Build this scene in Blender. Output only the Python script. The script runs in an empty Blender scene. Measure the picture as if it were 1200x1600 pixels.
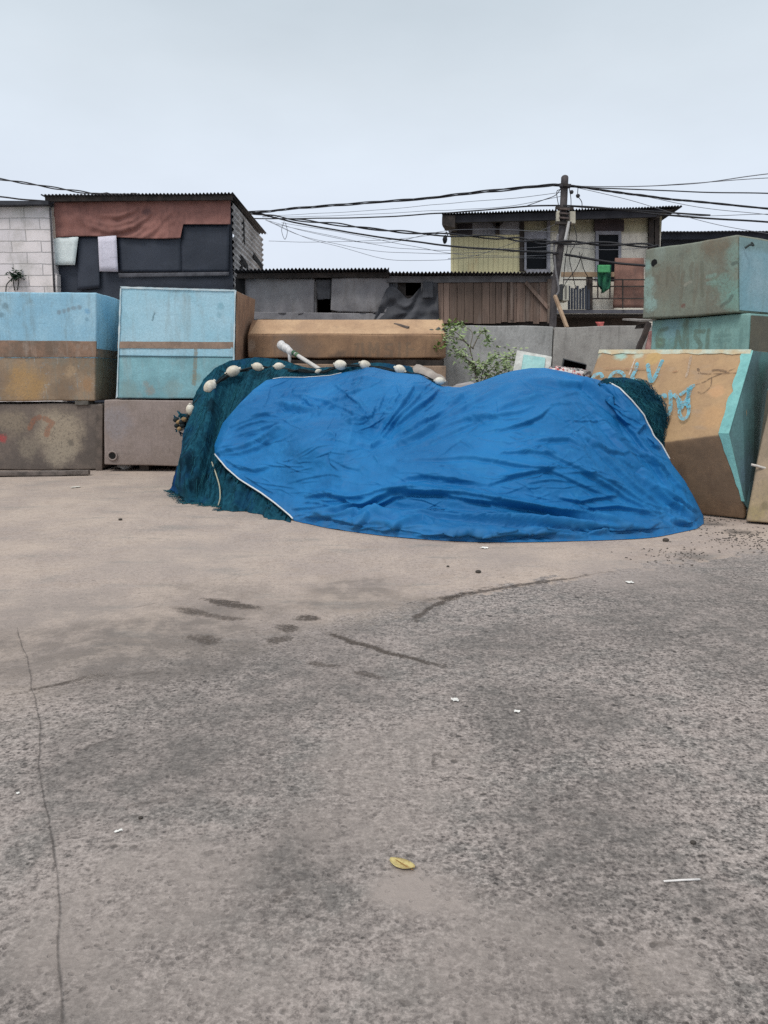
import bpy, bmesh, math, random
import numpy as np
from mathutils import Vector, noise
R = random.Random(7)
scene = bpy.context.scene
COL = scene.collection
# ------------------------------------------------------------------ camera
CAM_H, PITCH, F = 1.5, math.radians(9.46), 1200.0
cd = bpy.data.cameras.new('camera'); cam = bpy.data.objects.new('camera', cd); COL.objects.link(cam)
cam.location = (0, 0, CAM_H); cam.rotation_euler = (math.radians(90) - PITCH, 0, 0)
cd.sensor_fit = 'HORIZONTAL'; cd.sensor_width = 36; cd.lens = 36 * F / 1200
cd.clip_start = 0.05; cd.clip_end = 3000
scene.camera = cam
cp, sp = math.cos(PITCH), math.sin(PITCH)

def ray(px, py):
    a, b = (px - 600) / F, (800 - py) / F
    return Vector((a, cp + b * sp, -sp + b * cp))
def P(px, py, Y):                     # point seen at (px,py), Y metres ahead
    d = ray(px, py); return Vector((0, 0, CAM_H)) + d * (Y / d.y)
def G(px, py, z=0.0):                 # point on the ground
    d = ray(px, py); return Vector((0, 0, CAM_H)) + d * ((z - CAM_H) / d.z)
def on_plane(px, py, p0, n):
    d = ray(px, py); o = Vector((0, 0, CAM_H))
    return o + d * ((p0 - o).dot(n) / d.dot(n))
def C(r, g, b, k=1.0):                # display colour -> linear
    f = lambda c: (c / 12.92 if c <= .04045 else ((c + .055) / 1.055) ** 2.4)
    return tuple(min(.92, f(v / 255.0) * k) for v in (r, g, b)) + (1.0,)

# ------------------------------------------------------------------ material nodes
class N:
    def __init__(s, name):
        s.m = bpy.data.materials.new(name); s.m.use_nodes = True
        s.t = s.m.node_tree; s.t.nodes.clear()
        s.out = s.n('ShaderNodeOutputMaterial'); s.b = s.n('ShaderNodeBsdfPrincipled')
        s.t.links.new(s.b.outputs[0], s.out.inputs[0])
        s.pos = s.n('ShaderNodeNewGeometry').outputs['Position']
    def n(s, typ, **kw):
        nd = s.t.nodes.new(typ)
        for k, v in kw.items(): setattr(nd, k, v)
        return nd
    def put(s, sock, v):
        if isinstance(v, bpy.types.NodeSocket): s.t.links.new(v, sock)
        elif v is not None: sock.default_value = v
    def math(s, op, a, b=None, c=None, clamp=False):
        nd = s.n('ShaderNodeMath', operation=op, use_clamp=clamp)
        for i, v in enumerate((a, b, c)): s.put(nd.inputs[i], v)
        return nd.outputs[0]
    def vm(s, op, a, b=None, out=0):
        nd = s.n('ShaderNodeVectorMath', operation=op); s.put(nd.inputs[0], a)
        if b is not None: s.put(nd.inputs[3 if op == 'SCALE' else 1], b)
        return nd.outputs[1 if op in ('DOT_PRODUCT', 'LENGTH', 'DISTANCE') else out]
    def noise(s, scale, detail=4, rough=.55, vec=None, col=False, dist=0.0):
        nd = s.n('ShaderNodeTexNoise'); s.put(nd.inputs['Vector'], vec or s.pos)
        nd.inputs['Scale'].default_value = scale; nd.inputs['Detail'].default_value = detail
        nd.inputs['Roughness'].default_value = rough; nd.inputs['Distortion'].default_value = dist
        return nd.outputs[1 if col else 0]
    def voro(s, scale, vec=None, feat='F1', out=0, rnd=1.0):
        nd = s.n('ShaderNodeTexVoronoi', feature=feat); s.put(nd.inputs['Vector'], vec or s.pos)
        nd.inputs['Scale'].default_value = scale; nd.inputs['Randomness'].default_value = rnd
        return nd.outputs[out]
    def step(s, v, a, b, lo=0.0, hi=1.0):
        nd = s.n('ShaderNodeMapRange', interpolation_type='SMOOTHSTEP'); s.put(nd.inputs[0], v)
        for i, x in enumerate((a, b, lo, hi)): s.put(nd.inputs[i + 1], x)
        return nd.outputs[0]
    def mix(s, f, a, b, mode='MIX'):
        nd = s.n('ShaderNodeMix', data_type='RGBA', blend_type=mode)
        s.put(nd.inputs[0], f); s.put(nd.inputs[6], a); s.put(nd.inputs[7], b)
        return nd.outputs[2]
    def scl(s, x, y, z, vec=None):
        return s.vm('MULTIPLY', vec or s.pos, (x, y, z))
    def xyz(s, vec=None):
        nd = s.n('ShaderNodeSeparateXYZ'); s.put(nd.inputs[0], vec or s.pos); return nd.outputs
    def bump(s, h, strength=.3, dist=.01, prev=None):
        nd = s.n('ShaderNodeBump'); nd.inputs['Strength'].default_value = strength
        nd.inputs['Distance'].default_value = dist; s.put(nd.inputs['Height'], h)
        if prev is not None: s.put(nd.inputs['Normal'], prev)
        return nd.outputs[0]
    def seg(s, vec, a, b):            # distance from vec to the segment a-b
        ab = Vector(b) - Vector(a); L = max(ab.length_squared, 1e-9)
        pa = s.vm('SUBTRACT', vec, tuple(a))
        h = s.math('MULTIPLY', s.vm('DOT_PRODUCT', pa, tuple(ab)), 1 / L, clamp=True)
        nd = s.n('ShaderNodeVectorMath', operation='SCALE'); nd.inputs[0].default_value = tuple(ab); s.put(nd.inputs[3], h)
        return s.vm('LENGTH', s.vm('SUBTRACT', pa, nd.outputs[0]))
    def done(s, col, rough=.8, normal=None, spec=.3, alpha=None):
        s.put(s.b.inputs['Base Color'], col); s.put(s.b.inputs['Roughness'], rough)
        s.b.inputs['Specular IOR Level'].default_value = spec
        if normal is not None: s.put(s.b.inputs['Normal'], normal)
        if alpha is not None: s.put(s.b.inputs['Alpha'], alpha)
        return s.m

def mute(c, k=.07):
    l = .3 * c[0] + .55 * c[1] + .15 * c[2]
    return tuple(v * (1 - k) + l * k for v in c[:3]) + (1,)
def weather(name, c1, c2, scale=2.5, fine=28, rough=.8, bump=.25, streak=None, bands=(), blots=(), spec=.3, edge=None, var=.10, strokes=(), peel=.18):
    n = N(name); c1, c2 = mute(c1), mute(c2)
    bands = [(q0, q1, mute(c), w_) for q0, q1, c, w_ in bands]; blots = [(p, q0, mute(c), q1) for p, q0, c, q1 in blots]
    if streak: streak = (mute(streak[0]), streak[1])
    a = n.noise(scale, 6, .62); f = n.noise(fine, 5, .7)
    col = n.mix(n.step(a, .36, .64), c1, c2)
    wob = n.math('MULTIPLY_ADD', n.noise(9, 4, .6), .05, -.025)
    z = n.math('ADD', n.xyz()[2], wob)
    for z0, z1, c, soft in bands:
        m = n.math('MULTIPLY', n.step(z, z0 - soft, z0 + soft), n.step(z, z1 - soft, z1 + soft, 1, 0))
        c = n.mix(n.step(a, .4, .6), c, tuple(x * .78 for x in c[:3]) + (1,))
        col = n.mix(m, col, c)
    if streak:
        c, amt = streak
        st = n.noise(1.0, 5, .65, vec=n.scl(9, 9, .9))
        col = n.mix(n.math('MULTIPLY', n.step(st, .5, .72), amt), col, c)
        st2 = n.noise(1.0, 5, .7, vec=n.scl(3, 3, 2.2))
        col = n.mix(n.math('MULTIPLY', n.step(st2, .54, .66), amt * .7), col, c)
    sc1 = n.noise(1.0, 6, .75, vec=n.scl(1.3, 1.3, 22), dist=.4); sc2 = n.noise(1.0, 6, .75, vec=n.scl(26, 26, 1.6), dist=.3)
    col = n.mix(n.step(sc1, .61, .68, 0, .38), col, tuple(x * .66 for x in c2[:3]) + (1,)); col = n.mix(n.step(sc2, .60, .70, 0, .34), col, tuple(x * .6 for x in c2[:3]) + (1,))
    col = n.mix(n.step(sc2, .40, .30, 0, .35), col, tuple(min(.85, x * 1.22 + .01) for x in c1[:3]) + (1,))
    pe = n.noise(scale * 3.5, 8, .78)
    col = n.mix(n.step(pe, .60, .625, 0, peel * 1.6), col, tuple(x * .62 for x in c2[:3]) + (1,))
    col = n.mix(n.step(pe, .39, .37, 0, peel), col, tuple(min(.9, x * 1.25 + .01) for x in c1[:3]) + (1,))
    wvb = n.vm('ADD', n.vm('SUBTRACT', n.noise(3.2, 6, .72, col=True), (.5, .5, .5)), n.vm('SCALE', n.vm('SUBTRACT', n.noise(17, 4, .7, col=True), (.5, .5, .5)), .3))
    for p, rad, c, amt in blots:
        wv = n.vm('ADD', n.pos, n.vm('SCALE', wvb, min(.55, rad * 2.2)))
        d = n.vm('DISTANCE', wv, tuple(p))
        col = n.mix(n.math('MULTIPLY', n.math('MULTIPLY', n.step(d, rad * .45, rad * 1.15, 1, 0), n.step(f, .28, .5)), amt), col, c)
    if strokes:
        wv2 = n.vm('ADD', n.pos, n.vm('SCALE', n.vm('SUBTRACT', n.noise(14, 3, .6, col=True), (.5, .5, .5)), .05))
        for pts, w, c, amt in strokes:
            dm = None
            for q0, q1 in zip(pts[:-1], pts[1:]):
                d = n.seg(wv2, q0, q1); dm = d if dm is None else n.math('MINIMUM', dm, d)
            wear = n.math('MULTIPLY', n.step(f, .30, .52), amt)
            col = n.mix(n.math('MULTIPLY', n.step(dm, w * .35, w * .72, 1, 0), wear), col, mute(c))
    col = n.mix(1.0, col, n.mix(n.step(f, .3, .7), (1 - var,) * 3 + (1,), (1 + var,) * 3 + (1,)), 'MULTIPLY')
    spk = n.noise(fine * 3, 3, .6)
    col = n.mix(n.step(spk, .62, .76, 0, .14), col, tuple(x * .35 for x in c1[:3]) + (1,))
    nb = n.bump(f, bump, .012)
    nb = n.bump(n.noise(3, 3), .35, .03, nb)
    return n.done(col, n.step(f, .3, .7, rough - .1, min(1, rough + .1)), nb, spec)

def plain(name, c, rough=.7, spec=.3, var=.15, fine=30, bump=.15, metal=0):
    n = N(name); f = n.noise(fine, 4, .6); g = n.noise(fine * .12, 3)
    v = n.math('ADD', n.math('MULTIPLY', f, .5), n.math('MULTIPLY', g, .5))
    col = n.mix(1.0, c, n.mix(n.step(v, .3, .7), (1 - var,) * 3 + (1,), (1 + var,) * 3 + (1,)), 'MULTIPLY')
    n.b.inputs['Metallic'].default_value = metal
    return n.done(col, rough, n.bump(f, bump, .01), spec)

# ------------------------------------------------------------------ objects
def tag(o, label=None, cat=None, group=None, kind=None):
    if label: o['label'] = label
    if cat: o['category'] = cat
    if group: o['group'] = group
    if kind: o['kind'] = kind
    return o
def thing(name, label, cat, loc, group=None):
    o = bpy.data.objects.new(name, None); COL.objects.link(o); o.location = loc
    o.empty_display_size = .2
    o['_w'] = (loc[0], loc[1], loc[2])
    return tag(o, label, cat, group)
def worldloc(o):
    return Vector(o['_w']) if o is not None and '_w' in o else Vector((0, 0, 0))

class MB:
    def __init__(s): s.v = []; s.f = []; s.sm = []
    def add(s, vs, fs, smooth=False):
        k = len(s.v); s.v += [Vector(v) for v in vs]
        for f in fs: s.f.append([i + k for i in f]); s.sm.append(smooth)
        return s
    def hexa(s, q, b):                       # q: front TL TR BR BL ; b: back the same
        return s.add(list(q) + list(b), [(0, 3, 2, 1), (4, 5, 6, 7), (0, 1, 5, 4), (1, 2, 6, 5), (2, 3, 7, 6), (3, 0, 4, 7)])
    def prism(s, poly, vec):
        n = len(poly); vec = Vector(vec)
        vs = [Vector(p) for p in poly] + [Vector(p) + vec for p in poly]
        return s.add(vs, [list(range(n)), list(range(2 * n - 1, n - 1, -1))] + [(i, i + n, (i + 1) % n + n, (i + 1) % n) for i in range(n)])
    def bar(s, a, b, w, h=None, up=(0, 0, 1)):
        h = h or w; a, b = Vector(a), Vector(b); d = (b - a).normalized(); up = Vector(up)
        if abs(d.dot(up)) > .95: up = Vector((0, 1, 0))
        x = d.cross(up).normalized() * w / 2; y = x.cross(d).normalized() * h / 2
        return s.hexa([a - x + y, a + x + y, a + x - y, a - x - y], [b - x + y, b + x + y, b + x - y, b - x - y])
    def tube(s, pts, r, n=6, smooth=True, cap=True):
        pts = [Vector(p) for p in pts]; rings = []; vs = []
        ref = None
        for i, p in enumerate(pts):
            d = (pts[min(i + 1, len(pts) - 1)] - pts[max(i - 1, 0)]).normalized()
            if ref is None or abs(d.dot(ref)) > .98:
                ref = Vector((0, 0, 1)) if abs(d.z) < .9 else Vector((0, 1, 0))
            x = d.cross(ref).normalized(); y = x.cross(d).normalized(); ref = y
            rr = r[i] if isinstance(r, (list, tuple)) else r
            for k in range(n):
                a = 2 * math.pi * k / n; vs.append(p + (x * math.cos(a) + y * math.sin(a)) * rr)
        fs = []
        for i in range(len(pts) - 1):
            for k in range(n):
                k2 = (k + 1) % n; fs.append((i * n + k, i * n + k2, (i + 1) * n + k2, (i + 1) * n + k))
        if cap: fs += [list(range(n - 1, -1, -1)), [(len(pts) - 1) * n + k for k in range(n)]]
        return s.add(vs, fs, smooth)
    def ball(s, c, rx, ry, rz, rot=None, n=12, m=8, jit=0.0):
        c = Vector(c); vs = []; fs = []
        for i in range(m + 1):
            t = math.pi * i / m
            for k in range(n):
                a = 2 * math.pi * k / n
                v = Vector((math.sin(t) * math.cos(a) * rx, math.sin(t) * math.sin(a) * ry, math.cos(t) * rz))
                if jit: v *= 1 + jit * noise.noise(v * 9 + c * 3)
                if rot is not None: v = rot @ v
                vs.append(c + v)
        for i in range(m):
            for k in range(n):
                k2 = (k + 1) % n; fs.append((i * n + k, (i + 1) * n + k, (i + 1) * n + k2, i * n + k2))
        return s.add(vs, fs, True)
    def grid(s, A, smooth=True, thick=None):  # A[r][c] of Vectors; thick: vector -> closed slab
        rn, cn = len(A), len(A[0]); vs = [A[r][c] for r in range(rn) for c in range(cn)]
        fs = [(r * cn + c, r * cn + c + 1, (r + 1) * cn + c + 1, (r + 1) * cn + c) for r in range(rn - 1) for c in range(cn - 1)]
        if thick is not None:
            k = len(vs); t = Vector(thick); vs = vs + [v + t for v in vs]
            fs += [tuple(i + k for i in reversed(f)) for f in list(fs)]
            ring = [c for c in range(cn)] + [r * cn + cn - 1 for r in range(1, rn)] + [(rn - 1) * cn + c for c in range(cn - 2, -1, -1)] + [r * cn for r in range(rn - 2, 0, -1)]
            for i in range(len(ring)):
                a, b = ring[i], ring[(i + 1) % len(ring)]; fs.append((b, a, a + k, b + k))
        return s.add(vs, fs, smooth)
    def build(s, name, mat, parent=None, label=None, cat=None, group=None, kind=None, loc=None, bevel=0, cut=0, jit=0, jscale=1.5, recalc=True):
        org = worldloc(parent) if parent is not None else Vector(loc or (0, 0, 0))
        me = bpy.data.meshes.new(name)
        me.from_pydata([v - org for v in s.v], [], s.f)
        if any(s.sm): me.polygons.foreach_set('use_smooth', s.sm)
        if bevel or cut or recalc:
            bm = bmesh.new(); bm.from_mesh(me)
            if recalc: bmesh.ops.recalc_face_normals(bm, faces=bm.faces)
            if bevel:
                bmesh.ops.bevel(bm, geom=list(bm.edges), offset=bevel, segments=3, profile=.6, affect='EDGES', clamp_overlap=True)
            if cut:
                for ax in range(3):
                    vals = [v.co[ax] for v in bm.verts]; lo, hi = min(vals), max(vals)
                    k = int((hi - lo) / cut)
                    for i in range(1, k + 1):
                        co = Vector((0, 0, 0)); co[ax] = lo + (hi - lo) * i / (k + 1)
                        no = Vector((0, 0, 0)); no[ax] = 1
                        bmesh.ops.bisect_plane(bm, geom=list(bm.verts) + list(bm.edges) + list(bm.faces), plane_co=co, plane_no=no)
            if jit:
                bm.normal_update()
                for v in bm.verts:
                    w = v.co + org
                    v.co += noise.noise_vector(w * jscale) * jit + noise.noise_vector(w * jscale * 5) * jit * .35
            bm.to_mesh(me); bm.free()
            if bevel: me.polygons.foreach_set('use_smooth', [True] * len(me.polygons))
        if bevel:
            try: me.set_sharp_from_angle(angle=math.radians(50))
            except Exception: pass
        me.materials.append(mat)
        o = bpy.data.objects.new(name, me); COL.objects.link(o)
        o.location = (0, 0, 0) if parent is not None else org
        if parent is not None: o.parent = parent
        else: o['_w'] = tuple(org)
        return tag(o, label, cat, group, kind)

def sheet(c4, nx=20, nz=14, disp=.02, scale=2.0, thick=(0, .006, 0), fold=0, ragged=0, seed=0):
    """cloth between four corners TL TR BR BL (world)"""
    tl, tr, br, bl = [Vector(c) for c in c4]; A = []
    for r in range(nz + 1):
        v = r / nz; row = []
        for c in range(nx + 1):
            u = c / nx
            p = (tl * (1 - u) + tr * u) * (1 - v) + (bl * (1 - u) + br * u) * v
            q = p + Vector((seed, 0, 0))
            d = noise.noise(q * scale) * disp + noise.noise(q * scale * 3) * disp * .4
            if fold: d += fold * math.sin(u * 30 + 3 * noise.noise(q * 1.3)) * (.3 + v)
            row.append(p + Vector((0, -abs(d) if disp >= 0 else d, 0)) + Vector((0, 0, ragged * noise.noise(q * 4) * (1 if r == nz else 0))))
        A.append(row)
    return MB().grid(A, True, thick)
def corr(a, b, vec, wl=.076, amp=.018, thick=.006, up=(0, 0, 1), wav=0.01, steps=3):
    a, b, vec, up = Vector(a), Vector(b), Vector(vec), Vector(up)
    L = (b - a).length; n = int(L / wl * 6); rows = []
    for r in range(steps + 1):
        rows.append([a + (b - a) * (i / n) + vec * (r / steps) + up * (amp * math.sin(2 * math.pi * i / 6) + wav * noise.noise(Vector((i * wl / 6 * 1.1, r * .7, a.z)))) + vec.normalized() * (.018 * noise.noise(Vector((math.floor(i * wl / 6 / .8) * 3.3, a.x, 1))) if r == 0 else 0) for i in range(n + 1)])
    return MB().grid(rows, True, up * -thick)
def curve(pts, k=8):                  # Catmull-Rom through points
    pts = [Vector(p) for p in pts]; q = [pts[0] * 2 - pts[1]] + pts + [pts[-1] * 2 - pts[-2]]; out = []
    for i in range(1, len(q) - 2):
        for j in range(k):
            t = j / k; a, b, c, d = q[i - 1:i + 3]
            out.append(.5 * ((2 * b) + (c - a) * t + (2 * a - 5 * b + 4 * c - d) * t * t + (3 * b - a - 3 * c + d) * t ** 3))
    return out + [pts[-1]]

# ================================================================== GROUND
def make_ground():
    n = N('yard_concrete')
    pos = n.pos
    warp = n.vm('ADD', pos, n.vm('SCALE', n.vm('SUBTRACT', n.noise(2.2, 5, .65, col=True), (.5, .5, .5)), .35))
    warpf = n.vm('ADD', pos, n.vm('SCALE', n.vm('SUBTRACT', n.noise(7, 4, .6, col=True), (.5, .5, .5)), .07))
    X, Y = n.xyz()[0], n.xyz()[1]
    # the later, smoother slab lies beyond this line
    bl = [G(-250, 1150), G(0, 1087), G(190, 1050), G(430, 985), G(620, 947), G(830, 912), G(1060, 878), G(1330, 850)]
    rmp = n.n('ShaderNodeFloatCurve'); cv = rmp.mapping.curves[0]
    x0, x1, y0, y1 = -8.0, 8.0, 2.0, 12.0
    pts = [((p.x - x0) / (x1 - x0), (p.y - y0) / (y1 - y0)) for p in bl]
    cv.points[0].location = (0, pts[0][1]); cv.points[1].location = (1, pts[-1][1])
    for p in pts: cv.points.new(*p)
    for p in cv.points: p.handle_type = 'VECTOR'
    rmp.mapping.update()
    n.put(rmp.inputs[1], n.math('DIVIDE', n.math('SUBTRACT', X, x0), x1 - x0))
    yb = n.math('MULTIPLY_ADD', rmp.outputs[0], y1 - y0, y0)
    dy = n.math('SUBTRACT', Y, yb)
    n1 = n.noise(1.1, 6, .62); n2 = n.noise(4.5, 6, .68); n3 = n.noise(22, 5, .7); n4 = n.noise(60, 5, .78)
    soft = n.step(X, -2.0, .9, 1.25, .05)
    dyw = n.math('ADD', dy, n.math('MULTIPLY_ADD', n2, 1.3, -.65))
    slab = n.step(n.math('DIVIDE', dyw, soft), -1, 1)
    # front: rough worn concrete
    fr = n.mix(n.step(n1, .38, .62), C(134, 126, 121), C(156, 146, 140))
    fr = n.mix(n.step(n2, .42, .62, 0, .7), fr, C(118, 115, 111))
    fr = n.mix(n.step(n.noise(.8, 5, .6, vec=n.vm('ADD', pos, (7.3, 2.1, 0))), .5, .66, 0, .7), fr, C(154, 143, 137))
    bk = n.mix(n.step(n1, .35, .65), C(186, 170, 157), C(168, 154, 145))
    bk = n.mix(n.step(n2, .48, .66, 0, .55), bk, C(164, 148, 136))
    bk = n.mix(n.step(n.noise(1.7, 5, .7, vec=n.scl(.6, 1.8, 1)), .54, .68, 0, .6), bk, C(142, 137, 131))
    col = n.mix(slab, fr, bk)
    # grain: exposed aggregate speckle and pits, stronger on the worn part
    wear = n.step(n.noise(.55, 4, .6, vec=n.vm('ADD', pos, (3.1, 9.2, 0))), .36, .62, .68, 1)
    wear = n.math('MULTIPLY', wear, n.step(slab, 0, 1, 1, .35))
    spk = n.step(n3, .38, .62)
    grain = n.math('ADD', n.math('MULTIPLY', n.step(n4, .40, .60), .6), n.math('MULTIPLY', n.step(n3, .40, .60), .4))
    dark = n.step(grain, .08, .46, 1, 0)
    col = n.mix(n.math('MULTIPLY', dark, n.math('MULTIPLY', wear, .92)), col, C(74, 69, 67))
    lite = n.step(grain, .55, .92)
    col = n.mix(n.math('MULTIPLY', lite, n.math('MULTIPLY', wear, .7)), col, C(196, 185, 178))
    v1 = n.voro(9, vec=warpf); keep = n.step(n.voro(9, vec=warpf, out=1), .0, 1)
    pit = n.math('MULTIPLY', n.step(v1, .07, .15, 1, 0), n.step(keep, .5, .58))
    v2 = n.voro(34, vec=warpf); keep2 = n.voro(34, vec=warpf, out=1)
    pit2 = n.math('MULTIPLY', n.step(v2, .14, .3, 1, 0), n.step(keep2, .3, .36))
    pits = n.math('MAXIMUM', n.math('MULTIPLY', pit, 1.0), n.math('MULTIPLY', pit2, .7))
    pits = n.math('MULTIPLY', pits, wear)
    col = n.mix(pits, col, C(50, 47, 45))
    for nm, lo_, hi_, c in (('stain_dark', .0, 1, C(104, 98, 94)), ('stain_light', .0, 1, C(160, 149, 142)), ('stain_grit', .0, 1, C(68, 64, 60))):
        at = n.n('ShaderNodeAttribute'); at.attribute_name = nm
        fade = n.math('MULTIPLY', at.outputs['Fac'], n.step(n2, .36, .58, .45, 1.15))
        col = n.mix(n.math('MINIMUM', fade, .9), col, c)
    h = n.math('SUBTRACT', n.math('MULTIPLY', n3, .45), n.math('MULTIPLY', pits, .5))
    h = n.math('ADD', h, n.math('MULTIPLY', n4, .35))
    nb = n.bump(h, .8, .014); nb = n.bump(n2, .25, .03, nb)
    n.done(col, n.step(n3, .3, .7, .78, .95), nb, .25)
    xs = [-600, -150, -50, -20, -11] + [-8 + .06 * i for i in range(234)] + [7, 11, 20, 50, 150, 600]
    ys = [-100, -20, -4, 0] + [1.1 + .06 * i for i in range(170)] + [12, 14, 17, 22, 30, 60, 150, 900]
    me = bpy.data.meshes.new('ground'); nx, ny = len(xs), len(ys)
    me.from_pydata([(x, y, 0) for y in ys for x in xs], [], [(r * nx + c, r * nx + c + 1, (r + 1) * nx + c + 1, (r + 1) * nx + c) for r in range(ny - 1) for c in range(nx - 1)])
    me.materials.append(n.m); o = bpy.data.objects.new('ground', me); COL.objects.link(o); tag(o, kind='structure')
    Q = np.array([(x, y, 0.) for y in ys for x in xs])
    nz = lambda sc, off: np.array([noise.noise((a * sc + off, b * sc, off)) for a, b, _ in Q.tolist()])
    wx = .32 * nz(1.4, 1.) + .14 * nz(4., 5.) + .06 * nz(10., 8.); wy = .32 * nz(1.4, 11.) + .14 * nz(4., 15.) + .06 * nz(10., 18.)
    acc = {'stain_dark': np.zeros(len(Q)), 'stain_light': np.zeros(len(Q)), 'stain_grit': np.zeros(len(Q))}
    for (px, py, rad, c, amt) in STAINS:
        l = c[1]; kind_ = 'stain_grit' if l < .07 else ('stain_dark' if l < .245 else 'stain_light')
        p = G(px, py); d = np.hypot(Q[:, 0] + wx * min(1, rad * 2.5) - p.x, Q[:, 1] + wy * min(1, rad * 2.5) - p.y)
        f_ = np.clip((rad * 1.3 - d) / (rad * .8), 0, 1); f_ = f_ * f_ * (3 - 2 * f_) * amt; acc[kind_] = np.maximum(acc[kind_], f_)
    for nm, a_ in acc.items():
        at = me.attributes.new(nm, 'FLOAT', 'POINT'); at.data.foreach_set('value', a_.astype(np.float32))
    return o
def smear(o, pxs, w, c, amt, soft=1.0, sc=1.0, name='scuff_mark', lift=.0015, wob=.03, fade=.28):
    """a worn streak on the concrete: a ribbon that fades out sideways and breaks up"""
    cpts = curve([G(*p) for p in pxs], 14); mb = MB(); A = []; ed = []
    for i, p in enumerate(cpts):
        d = (cpts[min(i + 1, len(cpts) - 1)] - cpts[max(i - 1, 0)]).normalized(); sd = Vector((-d.y, d.x, 0))
        q = p + sd * wob * (noise.noise(p * 2.1) + .5 * noise.noise(p * 7)); ww = w * (1 + .7 * noise.noise(p * 3.3 + Vector((5, 0, 0))))
        end = min(1, i / (len(cpts) * fade), (len(cpts) - 1 - i) / (len(cpts) * fade))
        A.append([q + sd * ww * t_ + Vector((0, 0, lift)) for t_ in (-1, -.5, 0, .5, 1)]); ed += [0, .6 * end, 1 * end, .6 * end, 0]
    r = mb.grid(A, False).build(name, smear_mat(c, amt, sc), None, loc=(0, 0, 0), recalc=False)
    at = r.data.attributes.new('core', 'FLOAT', 'POINT'); at.data.foreach_set('value', ed)
    r.parent = o
    return r
_sm = {}
def smear_mat(c, amt, sc):
    k = (c, amt, sc)
    if k not in _sm:
        n = N('scuffed_concrete'); at = n.n('ShaderNodeAttribute'); at.attribute_name = 'core'
        a = n.math('ADD', at.outputs['Fac'], n.math('MULTIPLY_ADD', n.noise(12 * sc, 6, .8), 2.6, -1.5))
        a2 = n.noise(45, 4, .75)
        _sm[k] = n.done(n.mix(n.step(a2, .4, .6), tuple(x * .8 for x in c[:3]) + (1,), tuple(min(1, x * 1.25) for x in c[:3]) + (1,)), .9, None, .2, n.math('MULTIPLY', n.math('MULTIPLY', n.step(a, .0, .7), n.step(a2, .36, .56, .25, 1)), amt))
    return _sm[k]
STAINS = [(560, 1240, .4, C(150, 138, 132), .5), (930, 1300, .35, C(112, 107, 103), .4), (350, 1110, .4, C(112, 107, 103), .4), (700, 1490, .3, C(150, 140, 133), .45), (860, 1420, .25, C(112, 108, 104), .4), (330, 1520, .25, C(152, 141, 135), .4), (230, 1010, .85, C(112, 108, 104), .6), (90, 1010, .7, C(118, 114, 110), .55), (400, 960, .5, C(112, 108, 104), .4), (330, 930, .5, C(112, 108, 104), .3), (60, 960, .5, C(112, 108, 104), .35), (1120, 930, .7, C(112, 108, 104), .35), (520, 1000, .4, C(112, 108, 104), .35), (560, 925, .45, C(132, 127, 122), .5), (480, 1075, .5, C(120, 114, 110), .4),
                                  (1100, 990, .8, C(128, 124, 120), .4), (820, 1000, .5, C(126, 121, 117), .4), (220, 1400, .33, C(164, 150, 143), .55), (650, 1392, .13, C(172, 160, 150), .9), (605, 1398, .07, C(172, 160, 150), .8),
                                  (200, 1190, .45, C(108, 105, 101), .5), (700, 1180, .3, C(158, 146, 140), .4), (900, 1120, .4, C(112, 108, 105), .4), (1000, 1520, .14, C(150, 142, 136), .5), (450, 1330, .3, C(106, 103, 100), .45),
                                  (120, 1560, .3, C(104, 101, 98), .45), (1140, 1450, .3, C(112, 107, 105), .35), (760, 1560, .3, C(118, 112, 109), .35),
                                  (80, 945, .5, C(172, 160, 148), .4), (300, 870, .8, C(180, 162, 140), .35), (960, 895, .5, C(176, 165, 155), .5), (1090, 868, .22, C(96, 91, 87), .55), (1160, 832, .18, C(70, 66, 63), .7), (1105, 815, .18, C(72, 68, 64), .6), (800, 870, .4, C(188, 168, 146), .5)]
gr_o = make_ground()
DK = C(84, 76, 70)
for i_, (pxs, w, amt, brk) in enumerate([([(300, 933), (360, 944), (430, 953)], .05, .75, .12), ([(250, 944), (330, 962), (392, 970)], .05, .5, .1), ([(462, 962), (500, 970)], .07, .75, .15), ([(428, 984), (470, 978)], .1, .65, .12), ([(420, 995), (450, 1003)], .07, .5, .1),
                        ([(505, 985), (545, 1000), (620, 1022), (740, 1051)], .032, .8, .12), ([(280, 993), (355, 1008)], .06, .5, .1), ([(470, 1035), (540, 1045)], .03, .5, .1), ([(540, 1050), (610, 1062)], .04, .4, .1),
                        ([(655, 978), (652, 965), (672, 950), (720, 930), (800, 908)], .03, .65, .2), ([(620, 948), (720, 930), (830, 912), (1000, 887)], .035, .6, .15), ([(0, 1087), (110, 1063), (190, 1048)], .03, .55, .15),
                        ([(700, 1195), (680, 1180), (678, 1215)], .008, .5, .2), ([(740, 1410), (765, 1378)], .012, .5, .2), ([(420, 1420), (470, 1378)], .02, .5, .15), ([(100, 1180), (160, 1160), (260, 1135)], .01, .45, .1), ([(170, 1262), (290, 1248)], .012, .4, .1), ([(60, 1080), (300, 1040)], .02, .3, .1), ([(1000, 1475), (1060, 1465)], .012, .5, .1)]): smear(gr_o, pxs, w * 1.5, DK, min(1, amt * (1.15 if w > .028 else .5)), lift=.0012 + .00012 * i_)
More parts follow.
